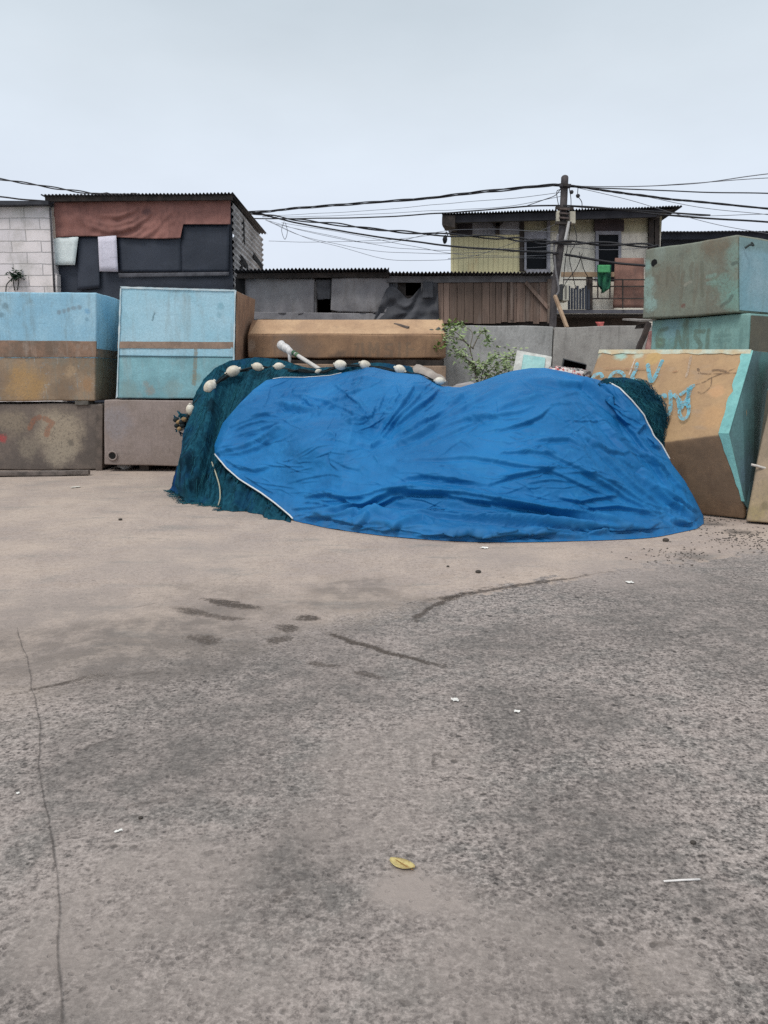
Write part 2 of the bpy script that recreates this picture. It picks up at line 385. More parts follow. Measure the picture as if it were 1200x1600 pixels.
for i_, (pxs, w, amt) in enumerate([([(985, 1480), (1008, 1520), (1018, 1600)], .03, .55), ([(200, 950), (245, 940)], .03, .5), ([(680, 1190), (740, 1160)], .03, .35), ([(560, 1212), (600, 1205)], .02, .5), ([(110, 1070), (170, 1050)], .05, .5), ([(880, 1290), (930, 1285)], .015, .5)]): smear(gr_o, pxs, w * 1.2, C(166, 156, 148), amt * .7, lift=.004 + .00012 * i_)
smear(gr_o, [(25, 975), (45, 1045), (58, 1120), (63, 1195), (76, 1262), (84, 1330), (90, 1400), (92, 1500), (93, 1720)], .0048, C(72, 67, 64), .62, sc=1.2, name='crack', lift=.0055, wob=.014, fade=.03)

# ================================================================== STORAGE TANKS
K = 1.05
def blk(q, depth, yaw=0):             # back quad for a front quad
    v = Vector((math.sin(yaw), math.cos(yaw), 0)) * depth
    return [Vector(p) + v for p in q]
GRP_T = 'fishing boat storage tanks'
def zat(py, Y): return P(600, py, Y).z
# --- upper left tank
Y1 = 13.4
z_a, z_b, z_c = zat(533, Y1), zat(558, Y1), zat(627, Y1)
m_t1 = weather('faded_blue_paint', C(158, 198, 216, K), C(136, 184, 208, K), 1.4, 30, streak=(C(120, 130, 125), .45),
               bands=[(z_c - .1, z_b - .01, C(156, 134, 110), .006)], blots=[(P(92 + i_ * 8, 488 - i_ * 2, Y1), .05, C(120, 132, 140), .6) for i_ in range(5)] + [(P(8, 478, Y1), .07, C(90, 112, 120), .5), (P(3, 492, Y1), .06, C(90, 112, 120), .5), (P(137, 486, Y1), .06, C(80, 150, 196), .5), (P(136, 499, Y1), .04, C(90, 130, 150), .5), (P(40, 600, Y1), .4, C(176, 138, 82), .65), (P(110, 580, Y1), .12, C(180, 154, 122), .6), (P(100, 610, Y1), .25, C(120, 100, 82), .5), (P(5, 590, Y1), .2, C(124, 106, 90), .5), (P(135, 600, Y1), .14, C(164, 120, 76), .5)])
m_t1b = weather('bare_brown_band', C(148, 118, 98), C(118, 100, 86), 4, 40, streak=(C(170, 160, 150), .4))
m_t1s = weather('blue_paint_side', C(118, 168, 188, K), C(104, 150, 172, K), 1.4, 30, streak=(C(90, 105, 108), .5))
t = thing('storage_tank', 'faded blue tank with bare brown lower half, leftmost on the upper row', 'tank', P(40, 627, Y1 + .6), GRP_T)
q = [P(-110, 457, Y1), P(151, 456, Y1), P(149, 626, Y1), P(-110, 627, Y1)]
MB().hexa(q, blk(q, 1.25)).build('tank_body', m_t1, t, bevel=.03, cut=.13, jit=.014)
q = [P(-110, 531, Y1 - .016), P(150.6, 533, Y1 - .016), P(150.3, 558, Y1 - .016), P(-110, 558, Y1 - .016)]
MB().hexa(q, [p + Vector((0, .03, 0)) for p in q]).build('rim_band', m_t1b, t, bevel=.008, cut=.25, jit=.008, jscale=4)
q = [P(151, 545, Y1 + .02), P(151, 558, Y1 + .02)]
q = [q[0] + Vector((.012, 0, 0)), q[0] + Vector((.012, 1.2, 0)), q[1] + Vector((.012, 1.2, 0)), q[1] + Vector((.012, 0, 0))]
MB().hexa(q, [p + Vector((-.03, 0, 0)) for p in q]).build('side_band', m_t1b, t, cut=.25, jit=.006, jscale=4)
# --- lower left tank
Y2 = 13.45
m_t2 = weather('stained_grey_brown', C(120, 108, 99), C(100, 91, 85), 2.2, 32, streak=(C(88, 80, 75), .55),
               blots=[(P(92, 676, Y2), .5, C(164, 150, 130), .9), (P(95, 708, Y2), .3, C(158, 146, 128), .85), (P(20, 660, Y2), .3, C(150, 136, 116), .6), (P(45, 700, Y2), .22, C(150, 138, 120), .5), (P(140, 715, Y2), .22, C(92, 84, 78), .8),
                      (P(3, 686, Y2), .10, C(176, 70, 70), .8), (P(110, 692, Y2), .07, C(100, 94, 86), .7)],
               strokes=[([P(x, y, Y2) for x, y in q], .085, C(146, 92, 66), .6) for q in [[(46, 669), (52, 657), (61, 652)], [(70, 654), (82, 661), (76, 668), (72, 679)]]])
t = thing('storage_tank', 'low stained grey brown tank with a red smear, under the blue and brown tank', 'tank', P(60, 740, Y2 + .6), GRP_T)
q = [P(-110, 630, Y2), P(160, 631, Y2), P(159, 737, Y2), P(-110, 738, Y2)]
q = [Vector((p.x, p.y, max(p.z, .015))) for p in q]
MB().hexa(q, blk(q, 1.3)).build('tank_body', m_t2, t, bevel=.025, cut=.13, jit=.016)
q = [P(150, 634, Y2 - .03), P(160.5, 634, Y2 - .03), P(159.5, 735, Y2 - .03), P(149, 735, Y2 - .03)]
MB().hexa(q, blk(q, .05)).build('end_flange', weather('dark_flange', C(112, 100, 92), C(88, 80, 74), 5, 40), t, bevel=.01, cut=.2, jit=.01, jscale=4)
m_spacer = weather('spacer_block', C(120, 116, 108), C(90, 86, 80), 8, 40)
q = [P(117, 626.5, Y2 - .05), P(138, 626.5, Y2 - .05), P(138, 633, Y2 - .05), P(117, 633, Y2 - .05)]
MB().hexa(q, blk(q, .3)).build('spacer_block', m_spacer, None, 'grey wooden spacer wedged between the two leftmost stacked tanks', 'block', loc=P(127, 633, Y2), bevel=.01, jit=.006, cut=.08, jscale=8)
# --- second upper tank
Y3 = 13.3
m_t3 = weather('pale_blue_paint', C(166, 206, 222, K), C(150, 198, 216, K), 1.2, 30, streak=(C(150, 165, 165), .4),
               bands=[(zat(640, Y3), zat(556, Y3), C(134, 186, 196, K), .008)], blots=[(P(235, 610, Y3), .1, C(150, 138, 126), .6), (P(228, 600, Y3), .06, C(150, 138, 126), .5), (P(345, 478, Y3), .07, C(108, 160, 176), .5), (P(342, 492, Y3), .05, C(108, 160, 176), .4), (P(305, 590, Y3), .1, C(130, 150, 140), .55), (P(270, 610, Y3), .2, C(135, 150, 145), .5), (P(200, 610, Y3), .2, C(130, 150, 145), .5)],
               strokes=[([P(306, 545, Y3), P(305, 570, Y3), P(303, 600, Y3)], .06, C(140, 128, 104), .7), ([P(238, 500, Y3), P(241, 490, Y3)], .03, C(90, 120, 130), .7)])
m_t3side = weather('bare_brown_side', C(172, 136, 108), C(140, 110, 90), 2.5, 32, streak=(C(112, 92, 80), .5))
t = thing('storage_tank', 'pale blue tank with a thin brown stripe and bare brown end', 'tank', P(270, 625, Y3 + .8), GRP_T)
q = [P(187, 448, Y3), P(368, 453, Y3), P(364, 623, Y3), P(181.5, 622, Y3)]
b = [P(202, 466, 15.0), P(398, 467, 15.2), P(387, 612, 14.9), P(202, 614, 14.9)]
MB().hexa(q, b).build('tank_body', m_t3, t, bevel=.03, cut=.13, jit=.014)
e = [P(369.5, 455, Y3 + .02), P(398, 468, 15.16), P(388, 612, 14.86), P(366, 621, Y3 + .02)]
MB().prism(e, (.012, 0, 0)).build('tank_end', m_t3side, t, bevel=.004, cut=.3, jit=.004)
def stripe(pts, w, off=.012):         # flat strip on the front, px pairs
    q = [P(*p) + Vector((0, -off, 0)) for p in pts]
    return MB().hexa(q, blk(q, .02))
stripe([(184, 533.5, Y3), (366, 534.5, Y3), (365.5, 545, Y3), (183.5, 544, Y3)], 0, .01).build('painted_stripe', weather('brown_stripe', C(160, 136, 118), C(138, 118, 104), 4, 40), t, cut=.25, jit=.006, jscale=5)
stripe([(183, 555, Y3), (365.3, 557.5, Y3), (365.2, 559, Y3), (183, 556.5, Y3)], 0, .012).build('seam', plain('seam_dark', C(70, 100, 112)), t)  # thin dark blue-grey line along the seam
m_worn = weather('worn_pale_edge', C(206, 220, 224), C(176, 204, 214), 5, 40)
for (a_, b_) in [((188, 449), (367, 454)), ((188.5, 449), (182.5, 621)), ((367.5, 454), (363.5, 622))]:
    mb = MB(); A = []
    for i in range(31):
        u = i / 30; x = a_[0] + (b_[0] - a_[0]) * u; y = a_[1] + (b_[1] - a_[1]) * u; p = P(x, y, Y3 - .013); w_ = .008 + .012 * max(0, noise.noise(Vector((u * 14, a_[0], 0))) + .3)
        A.append([p - Vector((w_, 0, w_)), p + Vector((w_, 0, w_))] if a_[1] != 449 or b_[0] < 300 else [p - Vector((0, 0, w_ * 1.3)), p + Vector((0, 0, w_ * 1.3))])
    mb.grid(A, False, (0, .012, 0)); mb.build('worn_edge', m_worn, t)
# --- lower second tank
m_t4 = weather('plain_mauve_gelcoat', C(150, 136, 130), C(140, 126, 118), 1.3, 26, streak=(C(128, 116, 110), .35), blots=[(P(185, 660, Y3), .3, C(145, 142, 148), .5)])
t = thing('storage_tank', 'plain mauve grey tank with a round drain hole, left of the net pile', 'tank', P(240, 735, Y3 + .7), GRP_T)
q = [P(163, 624.5, Y3 - .05), P(372, 626, Y3 - .05), P(370, 730, Y3 - .05), P(162, 726.5, Y3 - .05)]
MB().hexa(q, blk(q, 1.3)).build('tank_body', m_t4, t, bevel=.025, cut=.3, jit=.012)
c = P(176, 712, Y3 - .05)
hm = MB(); hm.tube([c + Vector((0, -.012, 0)), c + Vector((0, .05, 0))], .062, 16, False); hm.build('drain_hole', plain('hole_black', C(18, 16, 15)), t)
rg = MB(); ring = [c + Vector((math.cos(a) * .074, -.01, math.sin(a) * .074)) for a in [i * math.pi / 10 for i in range(21)]]
rg.tube(ring, .016, 6, cap=False); rg.build('drain_rim', m_t4, t)
m_skid = plain('skid_wood', C(70, 62, 55))
for px in (225, 330):
    a = P(px, 729, Y3 + .1); sk = MB(); sk.bar((a.x, a.y, .07), (a.x, a.y + 1.1, .07), .16, .13); sk.build('skid', m_skid, t)
rb = MB(); rb.ball(G(196, 733) + Vector((0, 0, .05)), .13, .1, .055, n=14, m=9, jit=.45)
rb.build('rubble', weather('white_rubble', C(214, 210, 204), C(180, 176, 170), 9, 50), None, 'white lump of rubble under the mauve grey tank', 'rubble', loc=G(196, 735))
pl = MB(); A0, A1 = G(-60, 741, .05), G(140, 738, .05)
pl.bar(A0, A1, .16, .075)
pl.build('plank', weather('grey_plank', C(120, 110, 104), C(84, 78, 74), 6, 40), None, 'weathered plank lying on the concrete along the leftmost low tank', 'plank', loc=(A0.x, A0.y, 0), bevel=.01, cut=.12, jit=.02, jscale=3)

# --- middle tank seen over the net
Y5 = 14.0
m_t5 = weather('worn_brown_hull', C(158, 124, 94), C(136, 106, 82), 1.7, 30, streak=(C(112, 90, 74), .5),
   blots=[(P(470, 560, Y5), .45, C(112, 98, 88), .6), (P(530, 562, Y5), .18, C(76, 70, 66), .6), (P(390, 540, Y5), .12, C(168, 150, 134), .5), (P(450, 540, Y5), .3, C(120, 108, 100), .5)],
   strokes=[([P(x, y, Y5) for x, y in s], .05, C(116, 100, 84), .55) for s in
            [[(578, 557), (578, 536), (584, 550), (590, 536), (591, 557)], [(612, 538), (604, 538), (603, 545), (612, 549), (612, 556), (602, 557)], [(624, 536), (624, 557)], [(640, 537), (636, 537), (636, 556)], [(640, 546), (646, 546)], [(556, 538), (560, 538), (555, 556)], [(566, 537), (567, 556), (572, 556)]]])
m_t5t = weather('worn_tan_slope', C(196, 162, 126), C(176, 142, 110), 1.5, 30, streak=(C(150, 122, 100), .4))
t = thing('storage_tank', 'long brown tank with a sloped tan top and faint letters, behind the net floats', 'tank', P(540, 560, Y5 + .6), GRP_T)
prof = [(0, zat(559, Y5)), (0, zat(523, Y5)), (.55, zat(500, 14.55)), (1.3, zat(500, 14.55) - .02), (1.3, zat(559, Y5))]
xl, xr = P(387, 523, Y5).x, P(697, 525, Y5).x
mb = MB(); mb.prism([Vector((xl, Y5 + s, z)) for s, z in prof], (xr - xl, 0, 0)); mb.build('tank_body', m_t5, t, bevel=.025, cut=.13, jit=.016)
tp = [Vector((xl + .03, Y5 + .02, prof[1][1] + .02)), Vector((xr - .03, Y5 + .02, prof[1][1] + .02)), Vector((xr - .03, Y5 + .54, prof[2][1] + .006)), Vector((xl + .1, Y5 + .54, prof[2][1] + .006))]
MB().prism(tp, (0, .006, -.012)).build('sloped_top', m_t5t, t, cut=.3, jit=.006)
Y5b = 13.85
t = thing('storage_tank', 'brown tank mostly hidden by the net, beneath the lettered brown tank', 'tank', P(520, 700, Y5b + .6) * 1.0, GRP_T)
t.location.z = 0; t['_w'] = tuple(t.location)
q = [P(382, 567, Y5b), P(697, 572, Y5b), Vector((P(697, 572, Y5b).x, Y5b, .02)), Vector((P(382, 567, Y5b).x, Y5b, .02))]
MB().hexa(q, blk(q, 1.35)).build('tank_body', weather('brown_hull_low', C(164, 138, 116), C(130, 108, 90), 2, 30, streak=(C(100, 86, 76), .5)), t, bevel=.025, cut=.35, jit=.012)
# wood scraps and rubbish on the sloped top
mwood = weather('old_grey_wood', C(118, 106, 98), C(84, 76, 72), 6, 40)
a, b2 = P(616, 507, 14.4), P(638, 513, 14.2)
mb = MB(); mb.bar(a, b2, .05, .07); mb.build('wood_scrap', mwood, None, 'short dark wood scrap on the sloped top of the brown tank', 'wood scrap', loc=a, bevel=.008, jit=.01, cut=.06, jscale=9)
mb = MB()
for i in range(5):
    p = P(675 + i * 4.5, 518 + (i % 2) * 2, 14.2); mb.ball(p, .07, .06, .06 + .02 * (i % 3), n=8, m=6, jit=.7)
mb.build('cement_clod', weather('clod', C(96, 98, 94), C(70, 72, 68), 12, 60), None, 'dark grey clod sitting on the right end of the brown tank', 'clod', loc=P(683, 520, 14.2))

# --- right: stacked teal tanks, a corner towards the camera
def quad_tank(near_t, near_b, far_t, far_b, ext, mats, label, side=True, lip=None, z0=None):
    nt, nb_, ft, fb = near_t, near_b, far_t, far_b
    d = Vector((ft.x - nt.x, ft.y - nt.y, 0)).normalized(); s = Vector((-d.y, d.x, 0)); s = s if s.x > 0 else -s
    t = thing('storage_tank', label, 'tank', (nb_ + fb) / 2 + s * ext * .4, GRP_T)
    q = [ft, nt, nb_, fb]; b = [p + s * ext for p in q]
    MB().hexa(q, b).build('tank_body', mats[0], t, bevel=.028, cut=.13, jit=.016)
    off = -d * .012
    e = [nt + off + s * .03, nt + off + s * (ext - .03), nb_ + off + s * (ext - .03), nb_ + off + s * .03]
    e = [p + Vector((0, 0, -.03 if i < 2 else .03)) for i, p in enumerate(e)]
    MB().prism(e, d * .01).build('tank_end', mats[1], t, cut=.3, jit=.004)
    return t, q, s, d
nt, nb_, ft, fb = P(1153, 366, 10.6), P(1153, 488, 10.6), P(1008, 390, 11.86), P(1003.5, 499, 11.86)
nrm = (ft - nt).cross(nb_ - nt).normalized()
F6 = lambda pts: [on_plane(x, y, nt, nrm) for x, y in pts]
lt = C(112, 108, 94)
m6 = weather('green_grey_stain', C(132, 140, 126), C(122, 126, 114), 1.5, 30, streak=(C(118, 108, 92), .6),
   blots=[(F6([(1013, 450)])[0], .18, C(142, 172, 164), .7), (F6([(1020, 475)])[0], .14, C(150, 186, 180), .6), (F6([(1140, 450)])[0], .25, C(118, 156, 146), .7), (F6([(1150, 400)])[0], .2, C(126, 160, 150), .6), (F6([(1150, 470)])[0], .2, C(120, 166, 156), .6), (F6([(1030, 395)])[0], .14, C(146, 160, 150), .5),
          (F6([(1120, 385)])[0], .25, C(122, 106, 86), .5), (F6([(1070, 478)])[0], .045, C(120, 70, 62), .8), (F6([(1117, 441)])[0], .09, C(112, 140, 124), .6), (F6([(1010, 415)])[0], .1, C(140, 176, 170), .6), (F6([(1040, 440)])[0], .3, C(124, 116, 100), .5)],
   strokes=[(F6(s), .05, c, .6) for s, c in [([(1031, 415), (1022, 416), (1022, 430), (1030, 434), (1028, 446), (1021, 448)], lt), ([(1043, 448), (1044, 418), (1060, 448), (1062, 416)], lt), ([(1070, 425), (1066, 440), (1074, 446), (1081, 437), (1080, 422), (1082, 412)], lt), ([(1097, 410), (1098, 462)], C(104, 106, 92)),
            ([(1106, 432), (1118, 430)], C(128, 160, 150)), ([(1106, 443), (1118, 441)], C(128, 160, 150)), ([(1128, 478), (1138, 472), (1144, 463)], C(84, 90, 84)), ([(1072, 446), (1080, 440)], C(160, 160, 146)), ([(1145, 412), (1152, 410)], C(78, 84, 80))]])
m6s = weather('pale_blue_end', C(142, 174, 184, K), C(122, 164, 176, K), 1.3, 26, streak=(C(120, 150, 150), .4), bands=[(3.28, 3.6, C(128, 158, 160), .05)])
t6, q6, s6, d6 = quad_tank(nt, nb_, ft, fb, 1.5, (m6, m6s), 'grey green tank with a pale blue end, top of the right stack')
c = F6([(1023, 411)])[0]; nv = -nrm if nrm.y > 0 else nrm
hm = MB(); hm.tube([c + nv * .012, c - nv * .05], .055, 16, False); hm.build('drain_hole', plain('hole_black_b', C(16, 18, 18)), t6)
a = P(1165, 386, 10.66); mb = MB(); mb.tube(curve([a + Vector((-.02, -.03, -.02)), a + Vector((.03, -.06, .02)), a + Vector((.09, -.03, .015)), a + Vector((.05, -.05, .05))]), .014, 6); mb.build('lifting_loop', plain('loop_dark', C(60, 70, 70)), t6)
nt, nb_, ft, fb = P(1171, 489, 10.55), P(1171, 548, 10.55), P(1019, 500.5, 11.9), P(1017, 556, 11.9)
z = min(nb_.z, fb.z) - .45; nb_ = Vector((nb_.x, nb_.y, z)); fb = Vector((fb.x, fb.y, z))
nrm = (ft - nt).cross(nb_ - nt).normalized()
F7 = lambda pts: [on_plane(x, y, nt, nrm) for x, y in pts]
lt = C(104, 122, 108)
m7 = weather('green_teal_stain', C(128, 168, 162, K), C(112, 152, 148, K), 1.6, 30, streak=(C(110, 128, 118), .55), blots=[(F7([(1030, 535)])[0], .09, C(120, 150, 120), .7), (F7([(1050, 512)])[0], .2, C(126, 164, 178), .5), (F7([(1072, 505)])[0], .07, C(100, 112, 100), .6)],
   strokes=[(F7(s), .06, lt, .75) for s in [[(1042, 513), (1030, 518), (1026, 530), (1028, 540), (1036, 541), (1038, 532), (1028, 531)], [(1055, 545), (1059, 518), (1067, 544), (1073, 500), (1075, 545)], [(1099, 518), (1087, 518), (1086, 526), (1096, 540), (1090, 548)], [(1107, 516), (1104, 548)]]] + [(F7(s), .05, C(104, 140, 136), .6) for s in [[(1118, 525), (1140, 524)], [(1116, 533), (1140, 532)], [(1159, 516), (1157, 545)], [(1128, 520), (1127, 545)]]])
m7s = weather('dirty_olive_end', C(104, 102, 88), C(92, 92, 82), 2, 30, streak=(C(82, 80, 70), .5))
quad_tank(nt, nb_, ft, fb, 1.5, (m7, m7s), 'dull teal tank with painted 6 and faint letters, under the topmost right tank')
n2t, f2t = Vector((nt.x, nt.y, z - .03)), Vector((ft.x, ft.y, z - .03))
quad_tank(n2t, Vector((nt.x, nt.y, .02)), f2t, Vector((ft.x, ft.y, .02)), 1.5, (m7, m7s), 'lowest teal tank of the right stack, hidden behind the tan tank')

# --- big tan tank with blue graffiti
dF = Vector((-.76, .65, 0)); dB = Vector((.65, .76, 0))
Cc = P(1136, 678, 8.45); Bc = P(1174, 548, 9.0); Ec = Vector((Cc.x + .07, Cc.y - .03, .05)); Jc = G(1165, 813)
Lf = 1.86
H = Bc + dB * .85; I = Cc + dB * 1.3 + Vector((0, 0, -.05))
Ec = Vector((Jc.x - .06, Jc.y - .02, .22)); Jc = Vector((Jc.x, Jc.y, .01))
near = [Bc, Cc, Ec, Jc, I, H]
far = [Bc + dF * Lf + Vector((0, 0, .05)), Cc + dF * 1.95 + Vector((0, 0, -.36)), Ec + dF * 1.95 + Vector((0, 0, -.1)), Jc + dF * 1.95, I + dF * 1.9, H + dF * Lf]
nU = (far[0] - Bc).cross(Cc - Bc).normalized()
FU = lambda pts: [on_plane(x, y, Bc + Vector((0, 0, 0)), nU) for x, y in pts]
gb = C(104, 190, 214)
scr = C(120, 96, 78)
# fold line plane for the darker lower panel
def tan_mat():
    n = N('tan_hull')
    a = n.noise(1.6, 6, .62); f = n.noise(30, 5, .7)
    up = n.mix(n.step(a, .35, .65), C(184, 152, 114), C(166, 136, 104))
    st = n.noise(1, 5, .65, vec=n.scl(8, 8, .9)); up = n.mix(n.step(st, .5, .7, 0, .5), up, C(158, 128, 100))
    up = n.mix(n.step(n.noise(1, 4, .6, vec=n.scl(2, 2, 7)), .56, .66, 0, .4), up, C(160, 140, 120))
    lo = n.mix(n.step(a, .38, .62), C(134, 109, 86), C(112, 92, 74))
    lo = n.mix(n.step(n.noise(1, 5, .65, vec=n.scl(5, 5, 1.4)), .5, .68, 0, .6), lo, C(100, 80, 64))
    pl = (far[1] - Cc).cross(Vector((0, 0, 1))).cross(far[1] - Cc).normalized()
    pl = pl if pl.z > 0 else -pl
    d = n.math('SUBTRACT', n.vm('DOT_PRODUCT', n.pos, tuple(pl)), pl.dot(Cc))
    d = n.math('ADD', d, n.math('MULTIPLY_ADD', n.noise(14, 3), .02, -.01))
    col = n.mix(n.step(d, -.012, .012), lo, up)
    wv = n.vm('ADD', n.pos, n.vm('SCALE', n.vm('SUBTRACT', n.noise(12, 3, .6, col=True), (.5, .5, .5)), .05))
    wz = n.vm('ADD', n.pos, n.vm('SCALE', n.vm('SUBTRACT', n.noise(6, 4, .6, col=True), (.5, .5, .5)), .16))
    for x, y, rad, c, amt in [(930, 552, .12, C(168, 206, 196), .6), (970, 553, .12, C(160, 206, 196), .7), (1000, 551, .1, C(186, 206, 190), .6), (1020, 560, .12, C(196, 164, 100), .5), (1120, 610, .12, C(204, 158, 116), .5), (1115, 650, .2, C(186, 146, 104), .5)]:
        dd = n.vm('DISTANCE', wz, tuple(FU([(x, y)])[0])); col = n.mix(n.math('MULTIPLY', n.step(dd, rad * .5, rad, 1, 0), amt), col, c)
    col = n.mix(1.0, col, n.mix(f, (.8,) * 3 + (1,), (1.2,) * 3 + (1,)), 'MULTIPLY')
    nb = n.bump(f, .25, .01); nb = n.bump(n.noise(3.5, 4), .35, .03, nb)
    return n.done(col, .75, nb, .3)
m_tan = tan_mat()
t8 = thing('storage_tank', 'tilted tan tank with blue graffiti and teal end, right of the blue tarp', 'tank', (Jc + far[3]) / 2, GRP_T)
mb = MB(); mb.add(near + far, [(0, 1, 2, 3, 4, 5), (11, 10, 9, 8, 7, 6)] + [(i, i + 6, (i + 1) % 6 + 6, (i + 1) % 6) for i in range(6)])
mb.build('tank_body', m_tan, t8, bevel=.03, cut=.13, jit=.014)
def paint_mat(name, c, wear=(.30, .46), amt=1.0):
    n = N(name); f = n.noise(26, 5, .72); g = n.noise(5, 3)
    return n.done(n.mix(n.step(g, .4, .6), c, tuple(x * .85 for x in c[:3]) + (1,)), .7, None, .3, n.math('MULTIPLY', n.step(f, *wear), amt))
def paint(pts, w, nrm_, mb, k=6, off=.0025):
    c = curve(pts, k) if len(pts) > 2 else [Vector(pts[0]).lerp(Vector(pts[1]), i / 6) for i in range(7)]; A = []
    for i, p in enumerate(c):
        d = (c[min(i + 1, len(c) - 1)] - c[max(i - 1, 0)]).normalized(); sd = nrm_.cross(d).normalized()
        ww = w * (.5 + .18 * noise.noise(p * 9)) * (1 if 0 < i < len(c) - 1 else .55)
        A.append([p + nrm_ * off - sd * ww, p + nrm_ * off + sd * ww])
    return mb.grid(A, False)
m_gb = paint_mat('light_blue_spray', gb, (.33, .56), .72)
nUf = nU if nU.y < 0 else -nU
for L_ in ('upper', 'lower'):
    mb = MB()
    for pts in [[(925, 592), (930, 586), (938, 584), (942, 590)], [(952, 592), (958, 583), (968, 581), (975, 586), (974, 594)], [(996, 566), (993, 578), (988, 590), (996, 596)], [(1012, 568), (1014, 582), (1017, 598)], [(1036, 562), (1030, 574), (1024, 588), (1017, 598)],
                [(1030, 628), (1031, 619), (1038, 617), (1040, 622)], [(1047, 610), (1048, 628), (1046, 645), (1040, 650)], [(1052, 616), (1058, 622), (1062, 640)], [(1062, 618), (1072, 610), (1086, 601)], [(1060, 622), (1066, 630), (1074, 622), (1080, 604)], [(1062, 634), (1062, 648), (1068, 655), (1075, 648), (1076, 634), (1068, 632), (1064, 640)], [(1076, 605), (1075, 640)], [(1040, 650), (1037, 640)]]:
        if (pts[0][1] < 600) == (L_ == 'upper'): paint(FU(pts), 0.047 * (1 if L_ == 'upper' else .9), nUf, mb)
    mb.build('graffiti', m_gb, t8, recalc=False)
for i_, (pts, w, c) in enumerate([([(992, 562), (986, 578), (983, 586)], .014, C(220, 210, 200)), ([(1036, 548), (1034, 560), (1030, 570)], .016, C(216, 214, 208)), ([(1080, 556), (1076, 575), (1072, 590)], .02, C(198, 178, 158)), ([(1090, 583), (1112, 584), (1160, 582)], .012, C(140, 112, 88)),
                      ([(1112, 579), (1122, 578), (1140, 582)], .02, C(128, 104, 84)), ([(1085, 602), (1102, 596), (1112, 590), (1150, 575)], .008, C(104, 86, 72)), ([(1112, 590), (1110, 604), (1098, 614), (1090, 612)], .008, C(120, 98, 80)), ([(940, 575), (1010, 577)], .014, C(160, 122, 96)), ([(1090, 575), (1094, 584)], .02, C(110, 92, 80)), ([(1050, 581), (1060, 580)], .016, C(160, 120, 90))]):
    mb = MB(); paint(FU(pts), w * 1.5, nUf, mb, off=.002 + .0002 * i_); mb.build('paint_drip' if i_ < 4 else 'scrawl', paint_mat('mark', c, (.36, .56), .6), t8, recalc=False)
m_teal = weather('dull_teal_end', C(92, 132, 134), C(84, 114, 118), 1.6, 28, streak=(C(84, 104, 106), .5), blots=[(P(1165, 740, 8.7), .35, C(96, 124, 142), .6), (P(1185, 570, 9.4), .25, C(84, 148, 142), .6)])
off = (-dF) * .012
e = [Bc + dB * .02, Cc + dB * .02, Ec + dB * .02 + Vector((0, 0, -.02)), Jc + dB * .06 + Vector((0, 0, .1)), I, H]
e = [p + off for p in e]
MB().prism(e, dF * .012).build('tank_end', m_teal, t8, cut=.3, jit=.004)
m_tedge = weather('lit_teal_edge', C(128, 190, 186), C(112, 174, 172), 3, 30, streak=(C(96, 150, 150), .5))
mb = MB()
def ribbon(pts, widths, nrm_, t_=.012):
    A = []
    for (p, w) in zip(pts, widths):
        A.append([p[0] + nrm_ * t_, p[0] + nrm_ * t_ + p[1] * w])
    return MB().grid(A, False, -nrm_ * .02)
# right edge strip on both front panels: flange's stronger light painted as brighter teal
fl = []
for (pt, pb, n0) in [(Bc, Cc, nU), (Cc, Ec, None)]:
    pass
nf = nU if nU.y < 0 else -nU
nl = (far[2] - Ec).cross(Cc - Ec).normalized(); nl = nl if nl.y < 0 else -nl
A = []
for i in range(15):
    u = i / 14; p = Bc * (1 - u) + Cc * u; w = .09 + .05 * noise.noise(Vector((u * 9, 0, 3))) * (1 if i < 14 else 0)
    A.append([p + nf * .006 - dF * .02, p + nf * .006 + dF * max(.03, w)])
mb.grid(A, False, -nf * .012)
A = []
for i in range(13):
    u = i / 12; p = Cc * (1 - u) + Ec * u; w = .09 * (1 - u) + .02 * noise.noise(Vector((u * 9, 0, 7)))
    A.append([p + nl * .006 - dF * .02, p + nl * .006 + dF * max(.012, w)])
mb.grid(A, False, -nl * .012); mb.build('lit_flange_edge', m_tedge, t8)
A = []
for i in range(30):
    u = i / 29; p = Bc * (1 - u) + far[0] * u
    A.append([p + nf * .006 + Vector((0, 0, .012)), p + nf * .006 - (Bc - Cc).normalized() * (.05 + .03 * noise.noise(Vector((u * 14, 2, 0))))])
MB().grid(A, False, -nf * .012).build('painted_rim', weather('pale_rim', C(188, 200, 184), C(196, 176, 140), 5, 30), t8)
# --- tank cut by the right frame edge
Y9 = 8.2
m9 = weather('drab_tan_hull', C(160, 140, 116), C(140, 124, 106), 1.8, 30, streak=(C(120, 108, 88), .5), blots=[(P(1180, 800, Y9), .12, C(120, 112, 70), .6), (P(1180, 790, Y9), .3, C(166, 146, 108), .5), (P(1195, 790, Y9), .06, C(90, 84, 60), .5)])
t9 = thing('storage_tank', 'drab leaning tank cut by the right frame edge', 'tank', G(1240, 826), GRP_T)
a0, a1 = G(1165, 818), G(1420, 840)
q = [P(1216, 560, 8.75), P(1480, 560, 8.7), Vector((a1.x, a1.y, .03)), Vector((a0.x, a0.y, .03))]
MB().hexa(q, [p + Vector((.42, .8, 0)) for p in q]).build('tank_body', m9, t9, bevel=.03, cut=.3, jit=.014)
mb = MB(); mb.tube(curve([P(1174, 726, 8.36), P(1183, 728, 8.36), P(1194, 731, 8.37), P(1215, 733, 8.37), P(1260, 729, 8.36)]), .014, 7)
mb.build('rope', plain('white_rope', C(206, 200, 192)), None, 'white rope stretched across the leaning tank at the right edge', 'rope', loc=P(1183, 728, 8.36))

